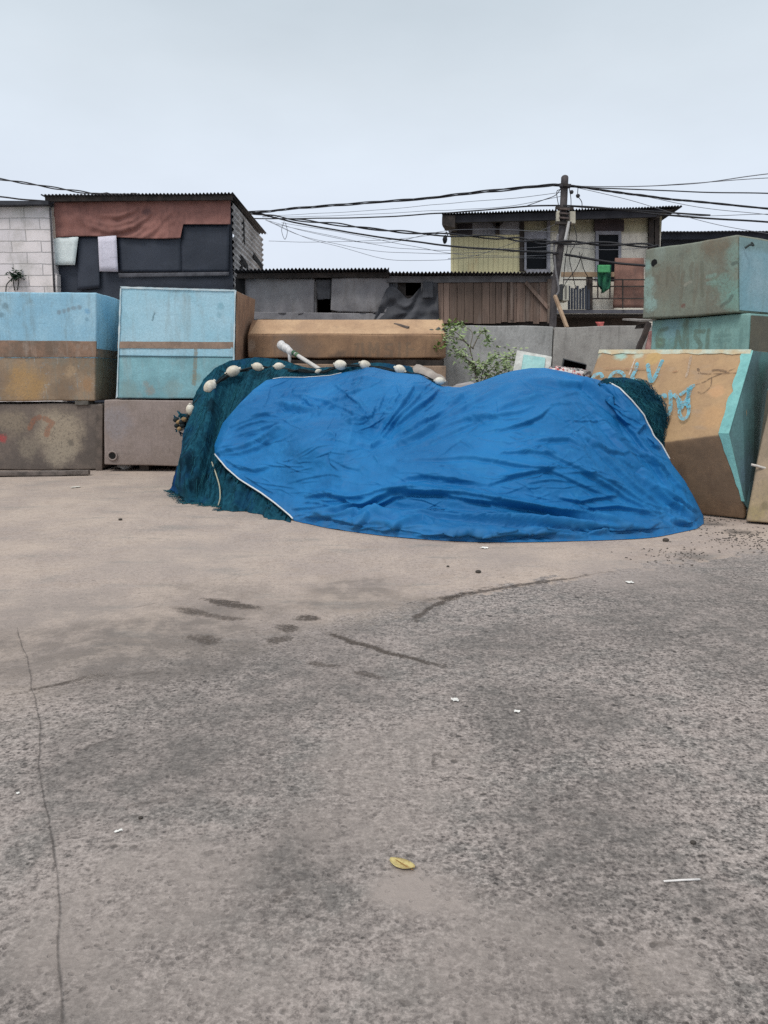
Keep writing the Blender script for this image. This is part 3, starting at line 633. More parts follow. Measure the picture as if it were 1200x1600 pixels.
# ================================================================== GREY CONCRETE WALL
Yw = 14.7
mw = weather('cast_concrete', C(172, 172, 170), C(154, 154, 152), 1.5, 26, streak=(C(116, 115, 112), .6))
mw2 = weather('cast_concrete_b', C(166, 163, 158), C(148, 144, 140), 2.5, 30, streak=(C(112, 109, 105), .5))
tw = thing('concrete_wall', 'grey concrete wall behind the plant, below the plank hut', 'wall', (P(780, 600, Yw).x, Yw, 0))
for (xa, xb, ya, yb_, m, yo) in [(694, 864, 508, 510, mw, 0), (866, 1022, 511, 508, mw2, -.03)]:
    q = [P(xa, ya, Yw + yo), P(xb, yb_, Yw + yo)]; q += [Vector((q[1].x, q[1].y, 0)), Vector((q[0].x, q[0].y, 0))]
    MB().hexa(q, blk(q, .22)).build('wall_panel', m, tw, bevel=.02, cut=.3, jit=.018)

exec_after = []
# ================================================================== BUILDINGS BEHIND
m_roof = weather('rusty_roof_sheet', C(84, 82, 84), C(58, 56, 58), 2.5, 30, rough=.65, streak=(C(74, 60, 52), .4))
m_roofd = weather('dark_roof_sheet', C(62, 64, 70), C(44, 46, 52), 2.5, 30, rough=.7)
m_black = weather('black_sheeting', C(52, 58, 71), C(41, 47, 59), 1.2, 20, rough=.55, bump=.15, spec=.4)
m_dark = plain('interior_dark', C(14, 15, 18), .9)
m_timber = weather('dark_timber', C(74, 66, 62), C(52, 48, 46), 6, 40)
m_red = weather('faded_red_tarpaulin', C(150, 102, 92, 1.1), C(130, 88, 80, 1.1), 1.6, 26, rough=.7, streak=(C(112, 76, 70), .5), blots=[(P(230, 331, 17.9), .12, C(78, 56, 60), .7)])
m_wht = weather('white_board', C(206, 214, 212, 1.2), C(190, 200, 200, 1.2), 2, 30)
# --- left shed
Yb = 18.0
xL, xR = P(80, 312, Yb).x, P(360, 312, Yb).x
zt = P(300, 314, Yb).z
t = thing('shed', 'tall shed clad in red tarpaulin and black sheets under a corrugated roof', 'shed', ((xL + xR) / 2, Yb, 0))
mb = MB(); q = [Vector((xL, Yb, zt)), Vector((xR, Yb, zt)), Vector((xR, Yb, 0)), Vector((xL, Yb, 0))]
mb.hexa(q, blk(q, .12)); mb.build('front_wall', m_black, t, cut=.6, jit=.01)
mb = MB(); q = [Vector((xL, 22.3, zt)), Vector((xR, 22.3, zt)), Vector((xR, 22.3, 0)), Vector((xL, 22.3, 0))]
mb.hexa(q, blk(q, .1)); mb.build('rear_wall', m_timber, t)
mb = MB(); mb.hexa([Vector((xL, 18.12, zt)), Vector((xL + .1, 18.12, zt)), Vector((xL + .1, 18.12, 0)), Vector((xL, 18.12, 0))], [Vector((xL, 22.3, zt)), Vector((xL + .1, 22.3, zt)), Vector((xL + .1, 22.3, 0)), Vector((xL, 22.3, 0))]); mb.build('end_wall', m_timber, t)
m_side = weather('grey_ribbed_sheet', C(196, 193, 192), C(156, 153, 152), 2.2, 30, rough=.6, streak=(C(78, 72, 68), .6))
mb = corr((xR + .03, Yb + .02, 1.5), (xR + .03, Yb + .02, zt), (0, 4.3, 0), .135, .024, .006, up=(1, 0, 0), wav=.02, steps=6)
mb.build('side_wall', m_side, t, recalc=True)
mb = MB()
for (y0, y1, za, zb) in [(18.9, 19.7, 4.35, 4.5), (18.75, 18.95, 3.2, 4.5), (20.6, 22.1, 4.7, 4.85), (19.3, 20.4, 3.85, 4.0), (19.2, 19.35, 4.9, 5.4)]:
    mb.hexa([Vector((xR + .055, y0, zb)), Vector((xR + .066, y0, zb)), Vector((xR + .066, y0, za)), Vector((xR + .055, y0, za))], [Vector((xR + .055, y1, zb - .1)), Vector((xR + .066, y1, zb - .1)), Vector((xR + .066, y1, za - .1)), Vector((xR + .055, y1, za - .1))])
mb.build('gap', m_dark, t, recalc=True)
corr((xL - .05, Yb - .42, zt + .035), (xR + .16, Yb - .42, zt + .07), (0, 4.9, .06), .078, .02, .006).build('roof', m_roof, t, recalc=True)
mb = MB()
for i in range(6):
    x = P(168 + i * 9, 308, 18.2).x; mb.ball((x, 18.1, zt + .12), .16, .3, .035 + .012 * (i % 2), n=8, m=5, jit=.6)
mb.build('roof_patch', m_roof, t)
mb = MB(); mb.bar((xL, Yb - .3, zt - .03), (xR + .1, Yb - .3, zt), .06, .1); mb.build('eave_beam', m_timber, t)
def pq(pts, Y): return [P(x, y, Y) for x, y in pts]
A = []
for r in range(31):
    v_ = r / 30; row = []
    for c in range(121):
        x = 84 + 276 * c / 120; yb_ = 371 - 2 * math.sin((x - 84) / 34) if x < 283 else (350.5 if x > 285 else 371 - (x - 283) * 10)
        yt = 316 - 5 * (x - 84) / 276; y = yt + (yb_ - yt) * v_
        q_ = Vector((x / 40, y / 40, 1)); dd_ = math.hypot(x - 176, (y - 300) * 1.15)
        swag = math.exp(-((x - 205) / 52) ** 2) * (.022 * math.sin(dd_ * .26) + .016 * math.sin(dd_ * .5 + 1 + noise.noise(q_ * 2) * 3)) * min(1, v_ * 2.5)
        row.append(P(x, y, 17.84 + .05 * noise.noise(q_) + .025 * noise.noise(q_ * 3.1) + swag))
    A.append(row)
MB().grid(A, True, (0, .006, 0)).build('red_tarpaulin', m_red, t)
for pts, Y in [([(121, 369), (155, 369), (156, 450), (121, 454)], 17.93), ([(184, 370), (283, 369), (284, 425), (186, 425)], 17.93), ([(283, 350), (358.5, 351), (357, 426), (284, 426)], 17.92)]:
    sheet(pq(pts, Y), 14, 12, .025, 1.0, seed=Y).build('black_sheet', m_black, t)
sheet(pq([(80, 372), (122.5, 370), (117, 414), (79, 414)], 17.85), 6, 6, .012, 1.5, thick=(0, .015, 0)).build('white_board', m_wht, t)
sheet(pq([(153, 370), (181.5, 368), (184.5, 424.5), (155.5, 424)], 17.85), 6, 6, .012, 1.5, thick=(0, .015, 0)).build('white_board', weather('lilac_board', C(204, 200, 212, 1.2), C(190, 186, 198, 1.2), 2, 30), t)
sheet(pq([(185, 427), (358, 425), (358, 431), (186, 434)], 17.84), 30, 3, .03, 2).build('grey_batten', weather('grey_batten', C(92, 92, 98), C(72, 72, 78), 4, 30), t)
mb = MB(); q = pq([(77, 318), (84, 318), (87, 372), (79, 372)], 17.84); mb.hexa(q, blk(q, .06)); mb.build('pale_post', weather('pale_post', C(196, 178, 162), C(176, 164, 152), 4, 30), t)
# --- block building at the far left
n = N('white_blockwork'); sv = n.n('ShaderNodeCombineXYZ'); xx, yy, zz = n.xyz()
n.put(sv.inputs[0], xx); n.put(sv.inputs[1], zz)
wv = n.vm('ADD', sv.outputs[0], n.vm('SCALE', n.vm('SUBTRACT', n.noise(3, 4, .6, col=True), (.5, .5, .5)), .05))
bk = n.n('ShaderNodeTexBrick'); n.put(bk.inputs['Vector'], wv)
bk.inputs['Scale'].default_value = 1; bk.inputs['Brick Width'].default_value = .66; bk.inputs['Row Height'].default_value = .243; bk.inputs['Mortar Size'].default_value = .012; bk.inputs['Mortar Smooth'].default_value = .4
bk.inputs['Color1'].default_value = C(216, 208, 206, 1.25); bk.inputs['Color2'].default_value = C(204, 198, 200, 1.25); bk.inputs['Mortar'].default_value = C(172, 168, 168)
a = n.noise(1.4, 6, .65); col = n.mix(n.step(a, .42, .66, 0, .55), bk.outputs[0], C(176, 172, 166))
st = n.noise(1, 5, .7, vec=n.scl(7, 7, 1)); col = n.mix(n.step(st, .54, .74, 0, .5), col, C(148, 146, 140))
col = n.mix(n.math('MULTIPLY', n.step(zz, 4.9, 5.5), n.step(n.noise(2.5, 5, .7), .4, .55, .2, .8)), col, C(166, 168, 160))
m_block = n.done(col, .85, n.bump(n.math('ADD', n.math('MULTIPLY', bk.outputs[1], -1), n.math('MULTIPLY', n.noise(30, 5), .5)), .5, .012), .2)
Yk = 17.75
xk0, xk1 = P(-260, 330, Yk).x, P(77.5, 320, Yk).x
zk = P(40, 320, Yk).z
t = thing('block_building', 'whitewashed blockwork building at the far left', 'building', ((xk0 + xk1) / 2, Yk, 0))
q = [Vector((xk0, Yk, zk)), Vector((xk1, Yk, zk + .03)), Vector((xk1, Yk, 0)), Vector((xk0, Yk, 0))]
MB().hexa(q, blk(q, 4)).build('wall', m_block, t, bevel=.015, cut=.4, jit=.012)
mb = MB(); mb.hexa([P(-260, 313, Yk - .2), P(75, 313.5, Yk - .2), P(75, 319, Yk - .2), P(-260, 322, Yk - .2)], [p + Vector((0, 4.4, 0)) for p in [P(-260, 313, Yk - .2), P(75, 313.5, Yk - .2), P(75, 319, Yk - .2), P(-260, 322, Yk - .2)]])
mb.build('roof', m_roofd, t, cut=.4, jit=.02)
mb = MB(); mb.tube([P(78, 324, Yk - .03), P(80, 360, Yk - .03), P(82, 400, Yk - .03), P(85, 456, Yk - .03)], .022, 6); mb.build('drain_pipe', plain('grey_pipe', C(92, 90, 92)), t)
q = pq([(80, 428), (89, 428), (90, 462), (81, 462)], Yk - .02); MB().hexa(q, blk(q, .2)).build('brick_stub', m_block, t, bevel=.01, jit=.01, cut=.15)
# weed on the block wall
m_leafd = weather('weed_leaf', C(52, 84, 62), C(38, 66, 48), 9, 30, spec=.4)
def leafs(mb, c, rad, n_, size, flat=.8, rnd=R):
    for _ in range(n_):
        p = Vector(c) + Vector((rnd.gauss(0, rad), rnd.gauss(0, rad), rnd.gauss(0, rad * flat)))
        d = Vector((rnd.uniform(-1, 1), rnd.uniform(-1, 1), rnd.uniform(-.6, .5))).normalized(); s = d.cross(Vector((rnd.uniform(-.4, .4), rnd.uniform(-.4, .4), 1))).normalized()
        L = size * rnd.uniform(.6, 1.25); w = L * .33; k = d.cross(s) * L * .12
        mb.add([p, p + d * L * .45 + s * w + k, p + d * L, p + d * L * .45 - s * w + k, p + d * L * .5 - k * .4], [(0, 1, 4), (1, 2, 4), (2, 3, 4), (3, 0, 4)])
t = thing('weed', 'small dark weed rooted on the whitewashed block wall', 'plant', P(24, 452, Yk - .06))
mb = MB(); leafs(mb, P(25, 429, Yk - .1), .07, 60, .09); leafs(mb, P(20, 431, Yk - .1), .05, 25, .08); leafs(mb, P(31, 431, Yk - .1), .05, 25, .08); mb.build('leaves', m_leafd, t, recalc=False)
mb = MB()
for pts in [[(23, 432), (14, 440), (10, 446), (9, 456)], [(20, 433), (21, 442), (23, 454)], [(28, 432), (29, 442), (27, 454)]]: mb.tube(curve([P(x, y, Yk - .05) for x, y in pts], 4), .012, 5)
mb.build('stem', plain('weed_stem', C(62, 62, 58)), t)

# --- low hut
Yh = 16.8
m_pl = weather('grey_plastic_sheet', C(150, 147, 148), C(128, 125, 128), .9, 14, rough=.6, streak=(C(122, 116, 112), .4), bump=.12)
t = thing('hut', 'low hut with grey plastic sheeting, bare plank wall and corrugated roof', 'hut', (P(615, 500, Yh).x, Yh, 0))
x0, x1 = P(368, 440, Yh).x, P(864, 440, Yh).x; zh = P(600, 430, Yh).z
def wallq(xa, xb, ya, yb_, Y, d=.08):
    q = [P(xa, ya, Y), P(xb, ya, Y), P(xb, yb_, Y), P(xa, yb_, Y)]; return MB().hexa(q, blk(q, d))
mb = MB()
zs = P(600, 497, Yh).z; zl = P(600, 440, Yh).z
for (xa, xb, za, zb) in [(x0, P(496, 470, Yh).x, 0, zh - .03), (P(518, 470, Yh).x, P(634, 460, Yh).x, 0, zh - .03), (P(660, 460, Yh).x, x1, 0, zh - .03), (P(496, 470, Yh).x, P(518, 470, Yh).x, 0, P(600, 492, Yh).z), (P(634, 460, Yh).x, P(660, 460, Yh).x, 0, P(600, 462, Yh).z)]:
    mb.hexa([Vector((xa, Yh, zb)), Vector((xb, Yh, zb)), Vector((xb, Yh, za)), Vector((xa, Yh, za))], [Vector((xa, Yh + .08, zb)), Vector((xb, Yh + .08, zb)), Vector((xb, Yh + .08, za)), Vector((xa, Yh + .08, za))])
mb.build('wall', m_timber, t)
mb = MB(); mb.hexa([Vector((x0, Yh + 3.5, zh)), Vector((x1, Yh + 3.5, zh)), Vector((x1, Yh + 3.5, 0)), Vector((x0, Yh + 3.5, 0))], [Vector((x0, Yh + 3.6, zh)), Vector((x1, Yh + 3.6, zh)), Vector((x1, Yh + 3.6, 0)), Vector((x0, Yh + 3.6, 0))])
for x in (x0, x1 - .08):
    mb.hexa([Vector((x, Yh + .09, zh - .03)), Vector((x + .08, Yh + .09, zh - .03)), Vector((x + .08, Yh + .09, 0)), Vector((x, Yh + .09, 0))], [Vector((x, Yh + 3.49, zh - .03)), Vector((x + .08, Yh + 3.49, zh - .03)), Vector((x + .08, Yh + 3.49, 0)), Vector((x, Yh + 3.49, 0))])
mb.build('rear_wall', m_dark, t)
ra, rb_ = P(362, 421, Yh - .5), P(608, 419, Yh - .5)
corr(ra, rb_, (0, 4.4, -.1), .076, .02, .006).build('roof', m_roofd, t)
ra2, rc = P(606, 425, Yh - .42), P(866, 425.5, Yh - .42)
corr(ra2, rc, (0, 4.3, -.1), .076, .02, .006).build('roof', m_roof, t)
mb = MB(); mb.bar(ra + Vector((.05, .3, -.09)), rb_ + Vector((0, .3, -.09)), .06, .1); mb.build('eave_beam', m_timber, t)
sheet(pq([(381, 433), (492, 436), (491, 492), (378, 490)], Yh - .04), 40, 22, .14, .8, fold=.014, ragged=.06).build('plastic_sheet', m_pl, t)
sheet(pq([(519, 436), (606, 434), (614, 490), (517, 487)], Yh - .05), 40, 22, .16, .8, fold=.014, ragged=.07, seed=3).build('plastic_sheet', m_pl, t)
sheet(pq([(493, 437), (518, 437), (517, 468), (496, 468)], Yh - .06), 14, 14, .04, 3, fold=.015, ragged=.05, seed=8).build('window_curtain', weather('curtain_grey', C(92, 92, 96), C(72, 72, 76), 3, 20), t)
wallq(490.5, 494.5, 440, 494, Yh - .08, .06).build('window_post', weather('post_grey', C(132, 130, 130), C(104, 100, 100), 4, 30), t)
sheet(pq([(376, 487), (608, 490), (608, 503), (376, 499)], Yh - .1), 60, 8, .05, 1.2, ragged=.03, seed=5).build('lower_sheet', m_pl, t)
# torn dark netting sheet at the middle
m_torn = weather('dark_torn_sheet', C(86, 87, 92), C(66, 67, 72), 1.5, 20, rough=.75, streak=(C(104, 102, 102), .4))
A = []
for r in range(22):
    v = r / 21; row = []
    for c in range(40):
        u = c / 39
        xl = 606 - 24 * v; xr = 684 + 2 * v
        yt = 446 + 22 * math.exp(-((u - .42) / .2) ** 2) - 4 * u
        x = xl + (xr - xl) * u; y = yt + (504 - yt) * v
        d = .05 + .09 * abs(math.sin(u * 9 + v * 3)) * (1 - v * .5) + .05 * noise.noise(Vector((u * 6, v * 5, 1)))
        row.append(P(x, y, Yh - .06 - d))
    A.append(row)
MB().grid(A, True, (0, .008, 0)).build('torn_sheet', m_torn, t)
mb = MB(); mb.grid([[P(606 + i * 1.2, 441 + (9 - i) * 0 + r * (10 + 12 * math.exp(-((i - 4) / 3) ** 2)) / 5, Yh - .1 - .02 * math.sin(i * 1.9)) for i in range(14)] for r in range(6)], True, (0, .006, 0)); mb.build('torn_flap', m_torn, t)
wallq(604, 868, 431, 441, Yh - .16, .05).build('fascia_board', weather('grey_fascia', C(120, 118, 120), C(98, 96, 98), 3, 30), t, cut=.3, jit=.012)
wallq(658, 661, 438, 470, Yh - .14, .05).build('window_post', weather('post_grey_b', C(132, 130, 130), C(104, 100, 100), 4, 30), t)
sheet(pq([(661, 440), (676, 440), (677, 466), (660, 466)], Yh - .2), 8, 10, .03, 3, fold=.012, ragged=.03).build('window_curtain', m_torn, t)
# plank wall, board by board
n = N('aged_planks'); oi = n.noise(1, 2, .5, vec=n.scl(5.5, .1, .05)); gr = n.noise(1, 6, .7, vec=n.scl(60, 60, 2.5))
col = n.mix(n.step(oi, .35, .65), C(146, 124, 112), C(112, 96, 86)); col = n.mix(n.step(gr, .45, .7, 0, .6), col, C(76, 66, 62)); col = n.mix(n.step(n.noise(1, 4, .6, vec=n.scl(8, 8, .8)), .55, .7, 0, .5), col, C(140, 128, 120))
m_plank = n.done(col, .85, n.bump(gr, .4, .01), .2)
mb = MB(); x = 682.0
while x < 856:
    w = R.uniform(8.5, 15); x2 = min(857, x + w); yo = R.uniform(0, .03); yb_ = 503 + R.uniform(-1, 3)
    q = [P(x, 440, Yh - .1 - yo), P(x2 - .7, 440, Yh - .1 - yo), P(x2 - .7, yb_, Yh - .1 - yo), P(x, yb_, Yh - .1 - yo)]
    mb.hexa(q, blk(q, .022)); x = x2
mb.build('plank_wall', m_plank, t)
for (a, b, w) in [((821, 441), (857, 482), .07), ((858.5, 436), (858.5, 505), .09), ((799, 441), (799, 500), .05)]:
    mb = MB(); mb.bar(P(*a, Yh - .17), P(*b, Yh - .17), w, .05, up=(0, 1, 0)); mb.build('brace' if a[0] == 821 else 'post', m_plank if a[0] != 858.5 else weather('pale_timber', C(138, 124, 112), C(112, 98, 90), 4, 30), t)
wallq(368, 382, 433, 500, Yh - .12, .1).build('corner_board', m_dark, t)
# --- yellow two storey house
Yy = 21.5
m_yel = N('yellow_boarding'); n = m_yel; bx = n.math('FRACT', n.math('MULTIPLY', n.xyz()[0], 7.5)); groove = n.step(n.math('ABSOLUTE', n.math('SUBTRACT', bx, .5)), .40, .48)
a = n.noise(1.2, 5, .6); col = n.mix(n.step(a, .4, .65), C(216, 206, 162, 1.25), C(202, 194, 152, 1.25)); col = n.mix(n.math('MULTIPLY', groove, .55), col, C(140, 130, 98))
col = n.mix(n.step(n.noise(1, 5, .65, vec=n.scl(5, 5, .8)), .55, .72, 0, .4), col, C(196, 160, 110))
m_yel = n.done(col, .6, n.bump(groove, -.5, .02), .35)
m_cream = weather('cream_wall', C(218, 212, 196, 1.3), C(206, 200, 188, 1.3), 1.4, 26, streak=(C(140, 138, 128), .4), bands=[(zat(364, Yy), zat(325, Yy) + .3, C(186, 180, 150), .06)])
m_greyp = weather('grey_panel', C(174, 174, 180), C(140, 140, 146), 2.6, 24, streak=(C(104, 102, 106), .5))
m_frame = weather('grey_frame', C(160, 160, 168), C(138, 138, 146), 4, 30)
m_brn = weather('brown_plywood', C(150, 112, 98), C(124, 92, 82), 2.2, 24, streak=(C(104, 84, 78), .5))
m_pane = plain('window_glass', C(17, 20, 26), .5, .12, .2, 6, .05)
t = thing('yellow_house', 'two storey yellow and cream house with a balcony behind the pole', 'house', (P(868, 500, Yy).x, Yy, 0))
xa, xb = P(706, 400, Yy).x, P(1031, 400, Yy).x; zy = P(850, 337, Yy).z
def rq(xa, xb, ya, yb_, Y, d): return wallq(xa, xb, ya, yb_, Y, d)
mb = MB(); q = [Vector((xa, Yy, zy)), Vector((xb, Yy, zy)), Vector((xb, Yy, 0)), Vector((xa, Yy, 0))]
mb.hexa(q, [p + Vector((.65, 4.5, 0)) for p in q]); mb.build('wall', m_cream, t, cut=1, jit=.004)
rq(704.5, 817, 366, 470, Yy - .05, .04).build('yellow_cladding', m_yel, t)
rq(704.5, 738, 336, 367, Yy - .07, .05).build('dark_panel', weather('brown_black_panel', C(78, 72, 74), C(60, 56, 60), 3, 30), t)
rq(738, 813, 334, 366.5, Yy - .06, .05).build('grey_panel', m_greyp, t, cut=.4, jit=.01)
rq(812, 819, 334, 424, Yy - .08, .05).build('corner_post', m_timber, t)
for a, b in [((777.5, 336), (777.5, 366)), ((766, 340), (777, 353)), ((789, 340), (778, 353))]:
    mb = MB(); mb.bar(P(*a, Yy - .14), P(*b, Yy - .14), .1, .06, up=(0, 1, 0)); mb.build('eave_bracket', m_timber, t)
def window(x0_, x1_, y0_, y1_, fw, top, Y):
    f = MB()
    for (a, b, c, d) in [(x0_, x0_ + fw, y0_, y1_), (x1_ - fw, x1_, y0_, y1_), (x0_ + fw + .05, x1_ - fw - .05, y0_, y0_ + top), (x0_ + fw + .05, x1_ - fw - .05, y1_ - fw * .8, y1_)]:
        q = [P(a, c, Y), P(b, c, Y), P(b, d, Y), P(a, d, Y)]; f.hexa(q, blk(q, .1))
    o = f.build('window_frame', m_frame, t)
    o['_w'] = t['_w']
    q = [P(x0_ + fw, y0_ + top, Y + .06), P(x1_ - fw, y0_ + top, Y + .06), P(x1_ - fw, y1_ - fw, Y + .06), P(x0_ + fw, y1_ - fw, Y + .06)]
    MB().hexa(q, blk(q, .02)).build('window_pane', m_pane, o)
    return o
window(819.5, 857.5, 362, 423, 3.2, 11, Yy - .12)
window(931, 971, 361, 452, 4.5, 5.5, Yy - .12)
rq(929, 975, 343, 361, Yy - .1, .07).build('lintel_panel', weather('maroon_lintel', C(84, 72, 74), C(66, 58, 62), 3, 30), t)
mb = MB(); mb.bar(P(822, 424.5, Yy - .15), P(857, 424.5, Yy - .15), .06, .1); mb.build('window_sill', m_frame, t)
for x in (857, 1017, 1026):
    mb = MB(); mb.bar(P(x, 338, Yy - .1), P(x, 482, Yy - .1), .13 if x > 1000 else .08, .1, up=(0, 1, 0)); mb.build('post', m_timber if x > 1000 else m_frame, t)
# roof with a deep dark eave
rl, rr = P(690, 333, 20.6), P(1066, 322, 20.6)
corr(rl, rr + Vector((0, 0, 0)), (.8, 6, .35), .076, .022, .006, steps=3).build('roof', m_roofd, t)
mb = MB(); q = [rl + Vector((.03, .1, -.04)), rr + Vector((-.42, .1, -.05)), rr + Vector((-.62, .1, -.24)), rl + Vector((.03, .1, -.22))]
mb.hexa(q, [p + Vector((0, .12, 0)) for p in q]); mb.build('eave_board', weather('eave_dark', C(46, 46, 52), C(34, 34, 40), 3, 30), t)
q = [rl + Vector((.02, .05, -.05)), rl + Vector((.35, .05, -.05)), rl + Vector((.35, .05, -.34)), rl + Vector((.02, .05, -.28))]
mb = MB(); mb.hexa(q, [p + Vector((.12, .7, 0)) for p in q]); mb.build('eave_end_box', m_timber, t, cut=.1, jit=.02, jscale=4)
q = [rr + Vector((-.62, .14, -.06)), rr + Vector((-.15, .14, -.05)), rr + Vector((-.6, .14, -.26))]
mb = MB(); mb.prism(q, (0, .5, 0)); mb.build('gable_end', m_timber, t)
# balcony
Yc = 20.3
rq(864, 1014, 484, 489.5, Yc, .12).build('balcony_beam', weather('balcony_beam', C(104, 104, 112), C(76, 76, 84), 3, 30), t)
q = [P(864, 490.5, Yc + .13), P(1014, 490.5, Yc + .13), P(1014, 494, Yc + .13), P(864, 494, Yc + .13)]
MB().hexa(q, blk(q, 1.05)).build('balcony_floor', m_timber, t)
mb = MB(); x = 889.0
while x < 921:
    yt = 449 + 2.5 * math.sin(x * .5) + R.uniform(-1, 1); mb.bar(P(x, yt, Yc), P(x, 483.5, Yc), .055, .03, up=(0, 1, 0)); x += 4.4
mb.build('slat_screen', m_black, t)
rq(917, 926, 431, 484, Yc + .04, .08).build('balcony_post', m_timber, t)
rq(877, 960, 425, 432.5, Yc + .02, .04).build('balcony_rail', weather('ochre_rail', C(160, 136, 108), C(140, 118, 96), 3, 30), t)
sheet(pq([(961, 403), (1006, 403), (1006, 481), (958, 481)], Yc + .1), 10, 12, .012, 1.5, thick=(0, .02, 0)).build('plywood_panel', m_brn, t)
rq(926.5, 959.5, 440, 483, Yc + .35, .05).build('balcony_panel', m_cream, t)
for y in (437, 447.5, 466.5):
    mb = MB(); mb.bar(P(880 if y < 440 else 925, y, Yc - .03), P(1010, y, Yc - .03), .035, .03); mb.build('rail_bar', m_timber, t)
for x in (973, 934, 953):
    mb = MB(); mb.bar(P(x, 437, Yc - .06), P(x, 467 if x != 973 else 482, Yc - .06), .03, .03, up=(0, 1, 0)); mb.build('rail_bar', m_timber, t)
rq(864, 1014, 491, 540, Yy - .3, .1).build('lower_wall', weather('lower_brown', C(84, 72, 64), C(60, 54, 50), 2, 20), t)
# things on the balcony
Yg = Yc - .08
g_ = thing('cloth', 'green cloth hung over the balcony rail below the door', 'cloth', P(944, 458, Yg))
A = [[P(933 + u * 22 / 7 + (5 * (v / 9) ** 2 if u < 3 else -3 * (v / 9) ** 2), 414 + v * 5.0 + (0 if v < 8 else -abs(u - 3.5) * 2.2), Yg - .06 * math.sin(u * 1.7 + v * .3) - .03) for u in range(8)] for v in range(10)]
MB().grid(A, True, (0, .02, 0)).build('cloth_body', weather('green_cloth', C(40, 112, 78), C(24, 72, 62), 5, 20), g_)
sheet(pq([(935, 414), (953, 414), (953, 426), (934, 426)], Yg - .12), 12, 6, .02, 5, fold=.012).build('cloth_fold', weather('bright_green_cloth', C(78, 162, 104), C(58, 132, 88), 6, 20), g_)
a_ = thing('air_conditioner', 'white outdoor air conditioner on the balcony beside the pole', 'air conditioner', P(884, 470, Yc - .3))
q = pq([(880, 443), (889, 443), (889, 470), (880, 470)], Yc - .3); MB().hexa(q, blk(q, .5)).build('casing', weather('off_white_case', C(196, 194, 180), C(176, 174, 160), 4, 30), a_, bevel=.02)
q = pq([(882.5, 446), (885.5, 446), (885.5, 467), (882.5, 467)], Yc - .31); MB().hexa(q, blk(q, .02)).build('grille', plain('grille_grey', C(120, 118, 112)), a_)
q = pq([(876, 444), (880, 444), (880, 468), (876, 468)], Yc - .26); MB().hexa(q, blk(q, .42)).build('side_panel', plain('side_dark', C(60, 62, 66)), a_)
sheet(pq([(930, 503), (944, 503), (942, 513), (935, 512)], 15.1), 10, 8, .05, 6, ragged=.05).build('rag', weather('red_rag', C(206, 110, 104), C(180, 84, 80), 6, 20), None, 'pink red rag behind the grey concrete wall', 'rag', loc=P(937, 512, 15.1))
# --- dark corrugated roof far right
t = thing('shed', 'dark roofed shed peeking out above the topmost right tank', 'shed', (P(1160, 400, 24).x, 24, 0))
ra, rb_ = P(1020, 362, 23.4), P(1420, 360, 23.4)
corr(ra, rb_, (0, 5, .5), .1, .02, .006).build('roof', m_roofd, t)
q = [P(1030, 363.5, 23.55), P(1420, 361.5, 23.55), P(1420, 374, 23.55), P(1030, 374, 23.55)]
MB().hexa(q, blk(q, .06)).build('fascia_board', weather('shed_dark', C(50, 54, 64), C(38, 42, 52), 2, 20), t)
q = [P(1036, 366, 24), P(1420, 364, 24)]; q += [Vector((q[1].x, 24, 0)), Vector((q[0].x, 24, 0))]
MB().hexa(q, blk(q, 4)).build('wall', m_black, t)

# ================================================================== POLE AND CABLES
Yp = 16.1
t = thing('utility_pole', 'leaning dark utility pole with meter boxes and many cables', 'pole', P(857, 712, Yp))
m_pole = weather('weathered_pole', C(92, 86, 86), C(66, 62, 64), 3, 40, streak=(C(112, 106, 104), .5))
mb = MB(); mb.tube(curve([P(858, 711, Yp), P(864, 500, Yp), P(868, 440, Yp), P(874, 400, Yp), P(878, 365, Yp), P(880.5, 320, Yp), P(882.5, 277, Yp)]), .073, 10); mb.build('pole_shaft', m_pole, t)
mb = MB(); mb.ball(P(882.6, 277.5, Yp), .07, .07, .05); mb.build('pole_cap', m_pole, t)
for i, (y, w) in enumerate([(289, 10), (325, 16), (348, 14), (378, 16)]):
    mb = MB(); x = 882.5 - (y - 277) * .055; mb.bar(P(x - w * .75, y, Yp - .1), P(x + w, y + 1, Yp - .1), .05, .06, up=(0, 1, 0)); mb.build('cross_bracket', m_timber, t)
m_box = weather('cream_box', C(196, 190, 172), C(176, 170, 154), 4, 30)
for (a, b, c, d) in [(890, 899.5, 330, 349), (870.5, 875, 329, 348)]:
    q = pq([(a, c), (b, c), (b, d), (a, d)], Yp - .13); MB().hexa(q, blk(q, .12)).build('meter_box', m_box, t, bevel=.012)
mb = MB()
for y in (326, 333, 340): mb.bar(P(874, y, Yp - .15), P(890, y + 1, Yp - .15), .03, .04, up=(0, 1, 0))
mb.build('pole_clamp', weather('rust_clamp', C(110, 96, 90), C(78, 70, 68), 8, 40), t)
mb = MB(); mb.tube(curve([P(889, 346, Yp - .12), P(886, 362, Yp - .12), P(883, 376, Yp - .12)]), .03, 7); mb.build('conduit', plain('white_conduit', C(186, 184, 182)), t)
mb = MB(); mb.tube(curve([P(872, 366, Yp - .12), P(870, 380, Yp - .12), P(866, 384, Yp - .12), P(868, 420, Yp - .12), P(873, 452, Yp - .12), P(869, 462, Yp - .12)]), .022, 6); mb.build('conduit', plain('grey_conduit', C(120, 118, 120)), t)
for (x, y) in [(877, 291), (889, 291), (893, 300), (903, 306), (866, 378), (867, 396)]:
    mb = MB(); mb.tube([P(x, y - 2.5, Yp - .12), P(x, y, Yp - .12), P(x, y + 3, Yp - .12)], [.03, .045, .025], 8); mb.build('insulator', plain('insulator_dark', C(52, 50, 54)), t)
m_cab = plain('black_cable', C(40, 40, 44), .6)
m_cab2 = plain('grey_cable', C(104, 106, 112), .6)
